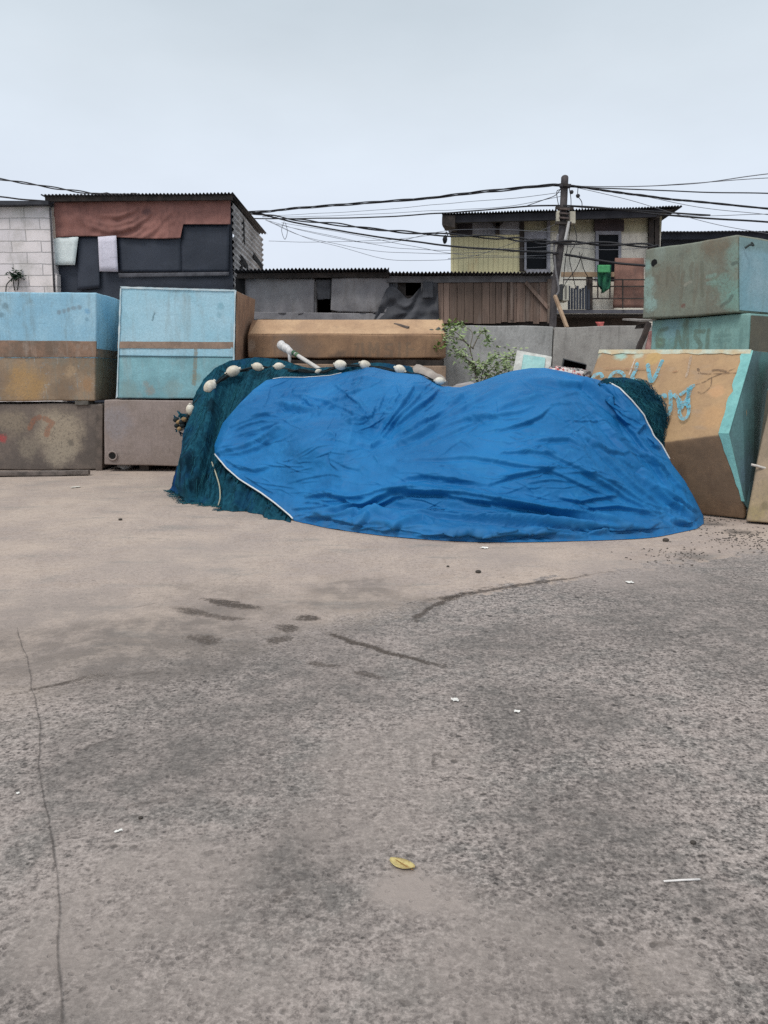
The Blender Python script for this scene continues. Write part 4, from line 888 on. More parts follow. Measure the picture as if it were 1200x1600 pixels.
CG = 'overhead cables'
def cable(pts, r, label, m=m_cab, twist=0):
    w = [P(*p) for p in pts]; c = curve(w, 10); mb = MB()
    if twist:
        for s in range(twist):
            c2 = [p + Vector((0, math.cos(i * .42 + s * 6.28 / twist), math.sin(i * .42 + s * 6.28 / twist))) * r * (1.5 + .9 * noise.noise(p * .8 + Vector((s * 3, 0, 0)))) for i, p in enumerate(c)]
            mb.tube(c2, r, 5)
    else:
        c2 = [p + Vector((0, 0, .012 * noise.noise(p * 1.1))) for p in c]; mb.tube(c2, r, 5)
    return mb.build('utility_cable', m, None, label, 'cable', CG, loc=w[0], recalc=False)
D0 = 22.6
cable([(885, 291, Yp), (857, 289.5, 16.6), (750, 300, 18.4), (660, 310.5, 19.8), (560, 318, 21.2), (460, 325.5, D0), (391, 331.5, 23.5), (250, 330, 25), (100, 312, 26)], .015, 'thickest cable bundle running left from the pole top', twist=3)
cable([(300, 326, 25), (176, 306.5, 26), (120, 299, 26.4), (60, 289.5, 26.6), (0, 280, 27), (-120, 262, 27)], .02, 'twisted cable crossing the sky above the far left block building', twist=2)
cable([(120, 318, 26), (40, 312, 26), (0, 307, 26.4), (-80, 298, 27)], .026, 'short cable just above the block building roof at the left edge')
cable([(1110, 336, 15.4), (925, 324.5, 16), (880, 321, Yp), (825, 322, 17), (750, 329, 18.4), (690, 333, 19.4), (560, 340, 21.4), (403, 341.5, 23.4), (300, 338, 24)], .017, 'nearly level cable meeting the left edge of the yellow house roof')
cable([(1030, 386, 15.2), (1015, 384, 15.3), (937, 380.5, 15.7), (867, 379, Yp - .15), (820, 375, 16.7), (760, 370, 17.8), (660, 365, 19.4), (593, 359, 20.4), (520, 350, 21.5), (450, 342, 22.6), (403, 334, 23.4), (330, 326, 24)], .019, 'wavy double cable crossing the top of the yellow cladding', twist=2)
cable([(872, 396, Yp - .15), (822, 392.5, 16.7), (760, 388.5, 17.8), (710, 385.5, 18.6), (627, 375, 20), (527, 360, 21.4), (460, 347.5, 22.5), (403, 334, 23.4), (330, 322, 24)], .022, 'low thick cable crossing the middle of the yellow cladding')
cable([(882, 398, Yp - .1), (907, 402, 15.9), (962, 411, 15.6), (1005, 415, 15.4), (1060, 420, 15.1)], .024, 'short thick cable ending at the right end of the balcony')
cable([(885, 290, Yp), (900, 291, 16), (950, 298.5, 15.8), (1000, 305, 15.6), (1050, 311.5, 15.4), (1100, 316, 15.2), (1200, 326, 14.9), (1300, 334, 14.6)], .0085, 'bundle of twisted strands sagging right from the pole top', twist=4)
cable([(885, 292, Yp), (930, 294, 16), (1000, 296.5, 15.7), (1100, 300, 15.4), (1200, 302.5, 15), (1300, 304, 14.8)], .012, 'straight cable running right from the pole just above the twisted strands')
cable([(890, 291, Yp), (950, 292, 16), (1025, 290.5, 15.7), (1100, 285, 15.4), (1200, 271.5, 15), (1290, 260, 14.7)], .009, 'thin cable rising towards the top right', m_cab2)
cable([(890, 292, Yp), (1000, 291.5, 15.7), (1110, 284, 15.4), (1200, 278, 15), (1290, 271, 14.7)], .007, 'thin cable just below the one rising to the top right', m_cab2)
cable([(880, 321, Yp - .12), (940, 325, 16), (1017, 334, 15.9), (1050, 336.5, 15.7), (1100, 340.5, 15.4), (1200, 347.5, 15), (1290, 353, 14.7)], .018, 'thick cable leaving the right roof tip of the yellow house')
thin = [([(880, 300, Yp), (800, 310, 17.5), (700, 318, 19.2), (560, 330, 21.4), (410, 338, 23.3)], 'thin wire just beneath the thickest bundle left of the pole'),
        ([(880, 306, Yp), (780, 324, 17.8), (660, 330, 19.8), (500, 338, 22), (410, 339, 23.3)], 'thin wire between the thickest bundle and the level cable'),
        ([(868, 404, Yp), (760, 402, 17.8), (690, 406, 19), (630, 407, 20), (590, 402, 20.6), (540, 388, 21.4), (480, 372, 22.2), (415, 343, 23.2)], 'lowest sagging wire above the low hut roof'),
        ([(868, 392, Yp), (760, 394, 17.8), (690, 396.5, 19), (600, 393, 20.4), (540, 384, 21.4), (470, 368, 22.4), (415, 344, 23.2)], 'thin sagging wire second above the low hut roof'),
        ([(868, 385, Yp), (720, 391, 18.6), (640, 389, 20), (580, 381, 21), (500, 365, 22), (430, 350, 23)], 'thin sagging wire third above the low hut roof'),
        ([(868, 362, Yp), (760, 358, 17.8), (690, 362, 19), (620, 377, 20.2), (560, 378, 21.2), (480, 362, 22.2), (420, 345, 23.2)], 'thin wire dipping between the two thick low cables'),
        ([(868, 399, Yp), (800, 400, 17), (720, 398, 18.4), (650, 386, 19.8), (560, 368, 21.2), (440, 348, 22.8)], 'thin wire shadowing the low thick cable'),
        ([(420, 377, 22), (520, 378, 21.5), (640, 372, 20), (706, 362, 19)], 'faint straight wire across the sky gap beside the left shed'),
        ([(880, 345, Yp), (800, 380, 17), (740, 400, 18), (700, 404, 18.8)], 'thin wire sloping down across the yellow cladding'),
        ([(895, 292, Yp), (980, 312, 15.8), (1060, 335, 15.5), (1140, 355, 15.2), (1240, 372, 14.8)], 'thin wire falling steeply right of the pole'),
        ([(895, 292, Yp), (990, 304, 15.8), (1090, 323, 15.4), (1200, 336, 15), (1280, 344, 14.8)], 'thin wire between the twisted strands and the thick roof tip cable'),
        ([(1040, 335, 15.6), (1100, 337, 15.4), (1200, 335, 15)], 'short level wire right of the yellow house roof tip'),
        ([(880, 384, Yp - .1), (940, 390, 15.9), (1010, 388, 15.6)], 'thin wire crossing in front of the balcony door')]
for pts, lb in thin: cable(pts, .0055, lb, m_cab2)
loops = [([(878, 292, Yp), (868, 305, Yp), (850, 312, 16.4), (822, 322, 17)], 'drooping loop left of the pole top'), ([(878, 296, Yp), (870, 300, Yp), (873, 322, Yp), (875, 332, Yp)], 'short drop wire on the left of the pole head'),
         ([(889, 292, Yp), (892, 310, Yp), (892, 330, Yp)], 'short drop wire on the right of the pole head'), ([(903, 294, 16), (903, 306, 16), (909, 316, 16), (909, 330, 16)], 'hooked drop wire right of the pole'),
         ([(896, 350, Yp), (901, 375, Yp), (890, 400, Yp), (895, 430, Yp), (900, 452, 16.3)], 'curling drop wire below the cream meter box'), ([(892, 350, Yp), (886, 390, Yp), (882, 420, Yp), (880, 450, Yp)], 'drop wire hugging the pole below the meter box'),
         ([(910, 396, 15.9), (900, 420, 16), (885, 440, 16), (878, 455, 16)], 'slanting drop wire above the air conditioner'), ([(905, 394, 15.9), (912, 420, 16), (920, 440, 16.2), (905, 458, 16.4)], 'looping drop wire beside the balcony post'),
         ([(868, 380, Yp), (864, 400, Yp), (868, 425, Yp), (872, 445, Yp)], 'drop wire left of the pole at window height'), ([(444, 346, 22.8), (440, 360, 22.8), (445, 374, 22.8), (449, 362, 22.8), (446, 348, 22.8)], 'small hanging wire loop beside the left shed')]
for pts, lb in loops: cable(pts, .008, lb, m_cab if pts[0][0] > 500 else m_cab2)
mb = MB(); mb.ball(P(695, 374, 19), .05, .05, .1, n=8, m=6, jit=.5); mb.tube(curve([P(697, 362, 19), P(699, 368, 19), P(695, 376, 19)]), .012, 5)
mb.build('cable_splice', m_cab, None, 'dark splice clump hanging on the wires beside the yellow house', 'cable splice', loc=P(695, 374, 19))
mb = MB(); mb.bar(P(867, 462, 15.6), P(886, 512, 15.1), .06, .05); mb.build('bamboo_pole', weather('bamboo', C(176, 150, 124), C(150, 124, 100), 5, 30), None, 'pale bamboo stick leaning between the pole and the concrete wall', 'stick', loc=P(886, 512, 15.1))

# ================================================================== CLUTTER BEHIND THE PILE
mb = MB(); mb.bar(P(1014, 505, 13.2), P(997, 549, 13.0), .09, .07, up=(0, 1, 0)); mb.build('broken_post', weather('dark_post', C(74, 64, 60), C(52, 46, 46), 5, 30), None, 'dark broken post slanting beside the teal tank', 'post', loc=P(1000, 545, 13), bevel=.01, cut=.1, jit=.012, jscale=6)
mb = MB(); mb.bar(P(1018, 518, 13.1), P(1011, 550, 13.0), .07, .06, up=(0, 1, 0)); mb.build('broken_post', weather('pink_post', C(186, 140, 134), C(140, 96, 94), 5, 30), None, 'short pinkish broken post next to the dark slanting post', 'post', loc=P(1012, 550, 13), bevel=.01, cut=.1, jit=.012, jscale=6)
mb = MB(); mb.bar(P(982, 499, 14.4), P(1012, 501, 13.2), .22, .03); mb.build('plank', weather('pale_plank', C(160, 154, 148), C(128, 122, 118), 5, 30), None, 'pale plank lying on the concrete wall by the teal tanks', 'plank', loc=P(990, 500, 14.0))
mb = MB(); q = pq([(1003, 506), (1018, 504), (1018, 511), (1000, 512)], 13.6); mb.hexa(q, blk(q, .3)); mb.build('plank', m_timber, None, 'dark board jammed under the topmost teal tank', 'plank', loc=P(1010, 511, 13.6), bevel=.01)
m_lidf = weather('white_lid_frame', C(206, 206, 200), C(176, 176, 170), 4, 30, streak=(C(140, 136, 128), .5))
t = thing('hatch_lid', 'white framed turquoise hatch lid leaning behind the tarp peak', 'lid', P(833, 580, 11.4))
o0, o1, o2, o3 = P(808, 547, 11.6), P(863, 557, 11.5), P(859, 590, 11.2), P(801, 586, 11.2)
MB().hexa([o0, o1, o2, o3], blk([o0, o1, o2, o3], .05)).build('lid_frame', m_lidf, t, bevel=.012, cut=.1, jit=.006, jscale=6)
q = [P(819, 554, 11.5), P(852, 559, 11.45), P(849, 588, 11.15), P(814, 585, 11.15)]
MB().hexa(q, blk(q, .04)).build('lid_panel', weather('turquoise_panel', C(152, 196, 192), C(130, 178, 178), 4, 30, streak=(C(170, 190, 186), .4)), t, cut=.1, jit=.004)
t = thing('crate', 'black plastic crate lying behind the right end of the tarp', 'crate', P(898, 580, 10.9))
m_crt = plain('black_plastic', C(30, 30, 34), .45, .4)
q = pq([(881, 561), (917, 570), (913, 588), (877, 581)], 10.8); bq = [p + Vector((.12, .55, .03)) for p in q]
mb = MB()
mb.hexa([q[3], q[2], q[2] * .9 + q[1] * .1, q[3] * .9 + q[0] * .1], [bq[3], bq[2], bq[2] * .9 + bq[1] * .1, bq[3] * .9 + bq[0] * .1])
mb.build('crate_floor', m_crt, t)
for (a, b) in [(0, 1), (1, 2), (3, 0)]:
    pa, pb, qa, qb = q[a], q[b], bq[a], bq[b]; cen = sum(q, Vector()) / 4
    ia, ib = pa + (cen - pa) * .08, pb + (cen - pb) * .08; ja, jb = qa + (cen - pa) * .08, qb + (cen - pb) * .08
    MB().hexa([pa, pb, ib, ia], [qa, qb, jb, ja]).build('crate_side', m_crt, t)
MB().hexa(bq, blk(bq, .02)).build('crate_back', m_crt, t)
mb = MB()
for i in range(16):
    p = P(866 + i * 2.6 + R.uniform(-2, 2), 575 + i * .55 + R.uniform(-2, 2), 10.5); mb.ball(p, R.uniform(.02, .05), .04, R.uniform(.012, .025), n=7, m=5, jit=.8)
for i in range(12): mb.ball(P(866 + i * 4, 584 + i * .4, 10.5), .12, .14, .1, n=8, m=6, jit=.5)
nn = N('mixed_rubbish'); v = nn.voro(16, out=1); f = nn.noise(25, 4)
m_rub = nn.done(nn.mix(nn.step(v, .5, .55), nn.mix(nn.step(f, .4, .6), C(70, 70, 74), C(150, 146, 142)), nn.mix(nn.step(f, .45, .5), C(176, 84, 84), C(214, 208, 204))), .8)
mb.build('rubbish_heap', m_rub, None, 'strip of mixed red and white rubbish in front of the black crate', 'rubbish', kind='stuff', loc=P(885, 580, 10.5))

# white spar resting on the net
t = thing('spar', 'white pole with plastic wrapped head sticking up over the net', 'pole', P(512, 584, 10.9))
s0, s1 = P(441, 540, 11.9), P(516, 588, 10.9)
m_spar = weather('white_spar', C(206, 202, 196), C(184, 180, 174), 4, 40, rough=.5)
mb = MB(); mb.tube([s0, s0.lerp(s1, .4), s1], [.026, .030, .034], 10); mb.build('spar_shaft', m_spar, t)
mb = MB(); d = (s1 - s0).normalized()
for i in range(7): mb.ball(s0 + d * (i * .045) + Vector((R.uniform(-.015, .015), -.01, R.uniform(-.02, .01))), .055, .055, .06, n=10, m=7, jit=.5)
mb.tube(curve([s0 + d * .22 + Vector((0, -.07, -.03)), s0 + d * .24 + Vector((0, -.08, -.16)), s0 + d * .23 + Vector((0, -.08, -.3))]), [.025] * 8 + [.018] * 8 + [.01], 5)
mb.build('wrapped_head', weather('plastic_wrap', C(216, 214, 212), C(190, 188, 186), 10, 50, rough=.35, spec=.5), t)
for k, c in ((.33, C(60, 96, 70)), (.42, C(84, 116, 84))):
    mb = MB(); mb.tube([s0 + d * k, s0 + d * (k + .055)], .037, 10); mb.build('tape_band', plain('green_tape', c, .5), t)
# rolled grey sack
t0, t1 = P(646, 580, 10.5), P(694, 602, 10.0)
mb = MB(); A = []
for i in range(15):
    u = i / 14; c = t0.lerp(t1, u); row = []
    r_ = .125 * (1 - .25 * u) * min(1, math.sin(min(1, (u + .03) * 5) * math.pi / 2)) * (1 if u < .9 else .75)
    for k in range(17):
        a = 2 * math.pi * k / 16; dx = (t1 - t0).normalized(); y = dx.cross(Vector((0, 0, 1))).normalized(); zz_ = y.cross(dx)
        row.append(c + (y * math.cos(a) + zz_ * math.sin(a)) * r_ * (1 + .25 * noise.noise(Vector((u * 7, math.cos(a) * 2, math.sin(a) * 2)))))
    A.append(row)
mb.grid(A); mb.add(A[0][:-1], [list(range(16))]); mb.add(A[-1][:-1], [list(range(16))])
mb.build('sack', weather('grey_sack', C(172, 162, 152), C(146, 136, 128), 5, 40, streak=(C(120, 112, 108), .4)), None, 'rolled grey sack lying along the top of the tarp', 'sack', loc=t0)
A = [[P(686 + u * 7, 600 + 3 * math.sin(u * .7) + v * 3, 9.9 - v * .08) + Vector((0, 0, .03 * noise.noise(Vector((u * .8, v, 2))))) for u in range(12)] for v in range(5)]
MB().grid(A, True, (0, .02, 0)).build('cloth', weather('grey_cloth', C(164, 158, 156), C(136, 130, 128), 5, 40), None, 'grey cloth in the dip behind the tarp', 'cloth', loc=P(720, 602, 9.9))
# plant
Yq = 12.2
t = thing('shrub', 'sparse green shrub growing between the tarp and the concrete wall', 'plant', Vector((P(748, 600, Yq).x, Yq, 0)))
m_leaf = weather('shrub_leaf', C(156, 170, 122, 1.1), C(120, 142, 96, 1.1), 8, 30, spec=.35, bump=.1)
m_stem = plain('shrub_stem', C(112, 104, 90))
base = Vector((P(748, 600, Yq).x, Yq, 0))
rr_ = random.Random(11); st = MB(); lf = MB()
tips = [([(748, 600), (738, 560), (728, 535), (702, 528)], .5), ([(742, 575), (735, 545), (738, 520), (722, 508)], .5), ([(738, 545), (748, 525), (757, 517), (760, 532)], 1.0), ([(742, 570), (725, 560), (712, 548)], 1.3), ([(744, 585), (730, 562), (722, 556)], 1.2),
        ([(750, 605), (755, 580), (765, 562), (775, 556)], 1.5), ([(750, 605), (765, 580), (785, 562), (805, 553)], 1.5), ([(748, 605), (742, 585), (745, 570)], 1.3), ([(752, 605), (770, 590), (792, 575)], 1.3), ([(740, 545), (720, 530), (697, 523)], .8), ([(728, 535), (716, 522), (700, 512)], .8)]
root = curve([base, Vector((base.x + .05, Yq, .7)), P(748, 600, Yq)], 6); st.tube(root, [.022] * len(root), 6)
for pts, dens in tips:
    dy_ = rr_.uniform(-.35, .35); w = [P(x, y, Yq + dy_ * i / 3) for i, (x, y) in enumerate(pts)]
    c = curve(w, 7); st.tube(c, [.011 * (1 - .7 * i / len(c)) for i in range(len(c))], 5)
    for i, p in enumerate(c):
        if i < len(c) * .3: continue
        k = int(rr_.uniform(.6, 3.2) * dens)
        leafs(lf, p, .055, k, .085, rnd=rr_)
    leafs(lf, c[-1], .05, 8, .08, rnd=rr_)
for (x, y, n_, r_) in [(705, 526, 6, .06), (722, 510, 5, .06), (757, 520, 10, .05), (762, 533, 14, .05), (722, 515, 8, .05), (712, 548, 22, .08), (722, 556, 26, .09), (735, 572, 24, .08), (745, 588, 26, .09), (755, 575, 24, .1), (765, 566, 28, .11), (778, 562, 32, .12), (790, 558, 30, .11), (802, 556, 24, .1), (772, 580, 26, .12), (788, 574, 24, .12), (752, 594, 26, .09), (798, 570, 30, .1)]:
    leafs(lf, P(x, y, Yq + rr_.uniform(-.25, .25)), r_, n_, .08, rnd=rr_)
st.build('stem', m_stem, t); lf.build('leaves', m_leaf, t, recalc=False)
t = thing('weed', 'small green weed on the right end of the long brown tank', 'plant', P(703, 524, 14.1))
mb = MB(); leafs(mb, P(704, 508, 14.1), .08, 40, .1); leafs(mb, P(700, 527, 14.0), .05, 14, .09); leafs(mb, P(688, 538, 13.9), .06, 14, .1)
mb.build('leaves', weather('weed_leaf_b', C(92, 124, 60), C(120, 140, 56), 8, 30), t, recalc=False)
mb = MB(); mb.tube(curve([P(702, 524, 14.1), P(704, 514, 14.1), P(704, 506, 14.1)]), .01, 5); mb.tube(curve([P(702, 524, 14.05), P(696, 530, 14.0), P(688, 538, 13.93)]), .008, 5); mb.build('stem', m_stem, t)
# ================================================================== NET PILE AND TARP
def resample(pts, n):
    p = np.array(pts, float); d = np.r_[0, np.cumsum(np.hypot(*(p[1:, :2] - p[:-1, :2]).T))]; s = np.linspace(0, d[-1], n)
    return np.stack([np.interp(s, d, p[:, k]) for k in range(p.shape[1])], 1)
def coons(bot, top, left, right, nu, nv):
    b, t, l, r = resample(bot, nu), resample(top, nu), resample(left, nv), resample(right, nv)
    u = np.linspace(0, 1, nu)[None, :, None]; v = np.linspace(0, 1, nv)[:, None, None]
    S = (1 - v) * b[None] + v * t[None] + (1 - u) * l[:, None] + u * r[:, None]
    S -= (1 - u) * (1 - v) * b[0] + u * (1 - v) * b[-1] + (1 - u) * v * t[0] + u * v * t[-1]
    return S
def to_world(S):
    a = (S[..., 0] - 600) / F; b = (800 - S[..., 1]) / F
    dy = cp + b * sp; dz = -sp + b * cp; k = S[..., 2] / dy
    return np.stack([a * k, S[..., 2], CAM_H + dz * k], -1)
def gdep(px, py): return G(px, py).y
def g3(px, py, e=0): return (px, py, gdep(px, py) + e)
def normals(W):
    du = np.gradient(W, axis=1); dv = np.gradient(W, axis=0); n = np.cross(du, dv)
    n /= np.linalg.norm(n, axis=-1, keepdims=True) + 1e-12
    view = W - np.array([0, 0, CAM_H]); s = np.sign((n * view).sum(-1, keepdims=True)); return -n * np.where(s == 0, 1, s)
def vnoise(Q, sc):                    # noise on an array of 3-vectors
    sh = Q.shape[:-1]; q = (Q * sc).reshape(-1, 3)
    return np.array([noise.noise(v) for v in q.tolist()]).reshape(sh)
def back_rows(W, k, depth, drop0=.06):   # carry the crest on over the far side to the ground
    top = W[-1]; rows = []
    for i in range(1, k + 1):
        u = i / k; r = top.copy(); r[:, 1] += depth * u; r[:, 0] += .12 * u
        r[:, 2] = np.maximum(.01, top[:, 2] - drop0 * u * 3 - (top[:, 2] - drop0 * 3) * u ** 2.2); rows.append(r)
    return np.concatenate([W, np.stack(rows)], 0)
def mb_grid(W):
    return MB().grid([[Vector(p) for p in row] for row in W.tolist()])

# --- net
nb_ = [g3(269, 765), g3(279, 769), g3(289, 774), g3(297, 783), g3(318, 785), g3(336, 787), g3(350, 792), g3(380, 797), g3(415, 803), g3(452, 813), g3(475, 815)]
nt_ = [(299, 646, 10.95), (301, 627, 11.0), (308, 610, 11.05), (319, 593, 11.15), (337, 576, 11.3), (358, 564, 11.45), (388, 559, 11.5), (418, 559, 11.45), (445, 565, 11.35), (480, 575, 11.15), (520, 574, 10.95), (560, 567, 10.75), (600, 567, 10.6), (640, 573, 10.4), (692, 600, 10.1)]
nl_ = [nb_[0], (270, 752, 10.9), (277, 732, 10.92), (284, 708, 10.95), (290, 685, 10.95), (295, 663, 10.95), nt_[0]]
nr_ = [nb_[-1], (520, 760, 9.2), (600, 680, 9.6), nt_[-1]]
NV, NU = 110, 230
S = coons(nb_, nt_, nl_, nr_, NU, NV)
v = np.linspace(0, 1, NV)[:, None]; u = np.linspace(0, 1, NU)[None, :]
S[..., 2] -= .28 * np.sin(np.pi * v ** .8) * np.minimum(1, u * 5)      # belly
S[..., 2] -= .10 * (1 - v) ** 3 * 0
Wn = to_world(S); Nn = normals(Wn)
arc = u * 46 + 3.2 * v + 2.5 * vnoise(np.stack([u * 9 + 0 * v, v * 2.2 + 0 * u, 0 * u + 0 * v], -1), 1.0)
amp = (.06 + .10 * (1 - v)) * np.minimum(1, u * 8) * np.clip((1 - v) * 7, .25, 1)
Lq = np.stack([u * 12 + 0 * v, v * 1.0 + 0 * u, 0 * u + 0 * v + 3.3], -1)
r1 = 1 - 2.2 * np.abs(vnoise(Lq, 1.0)); r2 = 1 - 2.2 * np.abs(vnoise(Lq * np.array([2.6, 1.6, 1]) + 7.7, 1.0)); r3 = vnoise(Lq * np.array([.45, .9, 1]) + 1.9, 1.0)
fold = 1.1 * r1 + .4 * r2 + .9 * r3 - .4
fine = vnoise(Wn * np.array([1, 1, .28]), 9) + .6 * vnoise(Wn * np.array([1, 1, .35]), 24)
Wn = Wn + Nn * (amp * fold * np.clip(.3 + v * 7, 0, 1) + .007 * fine)[..., None]
# the hem of the net spreads a little where it meets the concrete
flare = np.clip(1 - v / .10, 0, 1) ** 1.5
Wn[..., 1] -= .11 * flare * (1.1 + 1.3 * vnoise(np.stack([u * 11 + 0 * v, 0 * u + 0 * v, 0 * u + 0 * v + 2.2], -1), 1.0))
Wn[..., 2] = np.maximum(Wn[..., 2], .006 + .03 * flare * (1 + vnoise(np.stack([u * 30 + 0 * v, 0 * u + 0 * v, 0 * u + 0 * v + 8.2], -1), 1.0)))
Wn[0, :, 2] = .004

# --- tarp outline, all points (px, py, metres ahead)
def nd(px, py, off=-.09):             # depth of the net skin at a pixel
    q = (Sproj[..., 0] - px) ** 2 + (Sproj[..., 1] - py) ** 2; i = np.unravel_index(np.argmin(q), q.shape)
    return Wn[i][1] + off
d_ = Wn - np.array([0, 0, CAM_H]); zf = d_[..., 1] * cp - d_[..., 2] * sp; yu = d_[..., 1] * sp + d_[..., 2] * cp
Sproj = np.stack([600 + F * d_[..., 0] / zf, 800 - F * yu / zf], -1)
lhem = [(336, 710), (354, 732), (375, 750), (406, 769), (429, 786), (452, 805)]
tb = [(x, y, nd(x, y)) for x, y in lhem[:4]] + [(429, 786, min(nd(429, 786), gdep(429, 786) - .35)), (452, 805, gdep(452, 805) - .12)] + [g3(x, y) for x, y in [(466, 821), (505, 825), (528, 827), (556, 833), (618, 840), (703, 846), (760, 848), (819, 848), (898, 846), (993, 843), (1050, 839), (1082, 831), (1100, 818)]]
ttop = [(416, 594, nd(416, 596)), (440, 590, nd(440, 592)), (477, 590, nd(477, 592, -.07)), (516, 587, nd(516, 589, -.07)), (556, 578, nd(556, 582, -.07)), (573, 574, 10.1), (584, 574, 10.05), (618, 582, 9.9), (658, 585, 9.8), (675, 596, 9.65), (692, 604, 9.5), (720, 605, 9.4), (754, 595, 9.35), (781, 585, 9.35), (803, 579, 9.35), (829, 575, 9.35), (851, 575, 9.35), (882, 581, 9.35), (911, 588, 9.3), (930, 592, 9.0), (949, 597, 8.8)]
tl_ = [tb[0], (335, 696, nd(338, 696)), (340, 682, nd(340, 682)), (348, 661, nd(350, 661)), (375, 630, nd(376, 630)), (396, 609, nd(396, 609)), ttop[0]]
tr_ = [tb[-1], (1099, 806, 8.42), (1085, 778, 8.5), (1069, 750, 8.55), (1050, 725, 8.58), (1034, 696, 8.62), (1022, 683, 8.64), (1012, 664, 8.68), (1006, 649, 8.66), (987, 626, 8.68), (968, 607, 8.72), ttop[-1]]
TU, TV = 620, 250
tb = resample(tb, 60); tb[1:-1, 2] = np.convolve(np.pad(tb[:, 2], 4, mode='edge'), np.ones(9) / 9, 'valid')[1:-1]
T = coons(tb, ttop, tl_, tr_, TU, TV)
v = np.linspace(0, 1, TV)[:, None]; u = np.linspace(0, 1, TU)[None, :]
T[..., 2] -= .42 * np.sin(np.pi * v) * np.minimum(1, np.sin(np.pi * np.clip(u, .02, .98)) * 1.8)
wrap = np.clip((v - .86) / .14, 0, 1) ** 2 * np.clip(u * 4 - .4, 0, 1); T[..., 2] += .30 * wrap
tuck = np.interp(np.arange(TU), np.linspace(0, TU, 17), [R.uniform(.55, 1) for _ in range(17)])[None, :] * np.clip(u * 8 - 1.6, 0, 1) * np.clip((1 - u) * 14, 0, 1)
T[..., 2] -= .15 * tuck * np.exp(-((v - .062) / .042) ** 2)
PX, PY = T[..., 0], T[..., 1]
# broad swells of the heap under the cloth
def swell(cx, cy, rx, ry, a): return 1.45 * a * np.exp(-((PX - cx) / rx) ** 2 - ((PY - cy) / ry) ** 2)
T[..., 2] -= swell(487, 690, 50, 42, .24) + swell(400, 640, 40, 30, .05) + swell(560, 600, 60, 22, .06) + swell(640, 610, 40, 22, .05) + swell(830, 640, 90, 40, .14) + swell(900, 720, 110, 50, .08) + swell(660, 740, 60, 30, .06)
T[..., 2] += swell(600, 680, 40, 26, .22) + swell(505, 645, 26, 12, .07) + swell(690, 640, 22, 30, .10) + swell(640, 800, 120, 16, .05) + swell(450, 770, 30, 20, .04)
W = to_world(T); NN = normals(W)
f4 = lambda L: [(420 + x / 3.529, 560 + y / 3.529) for x, y in L]
f5 = lambda L: [(740 + x / 3.158, 560 + y / 3.158) for x, y in L]
f3 = lambda L: [(250 + x / 4.8, 540 + y / 4.8) for x, y in L]
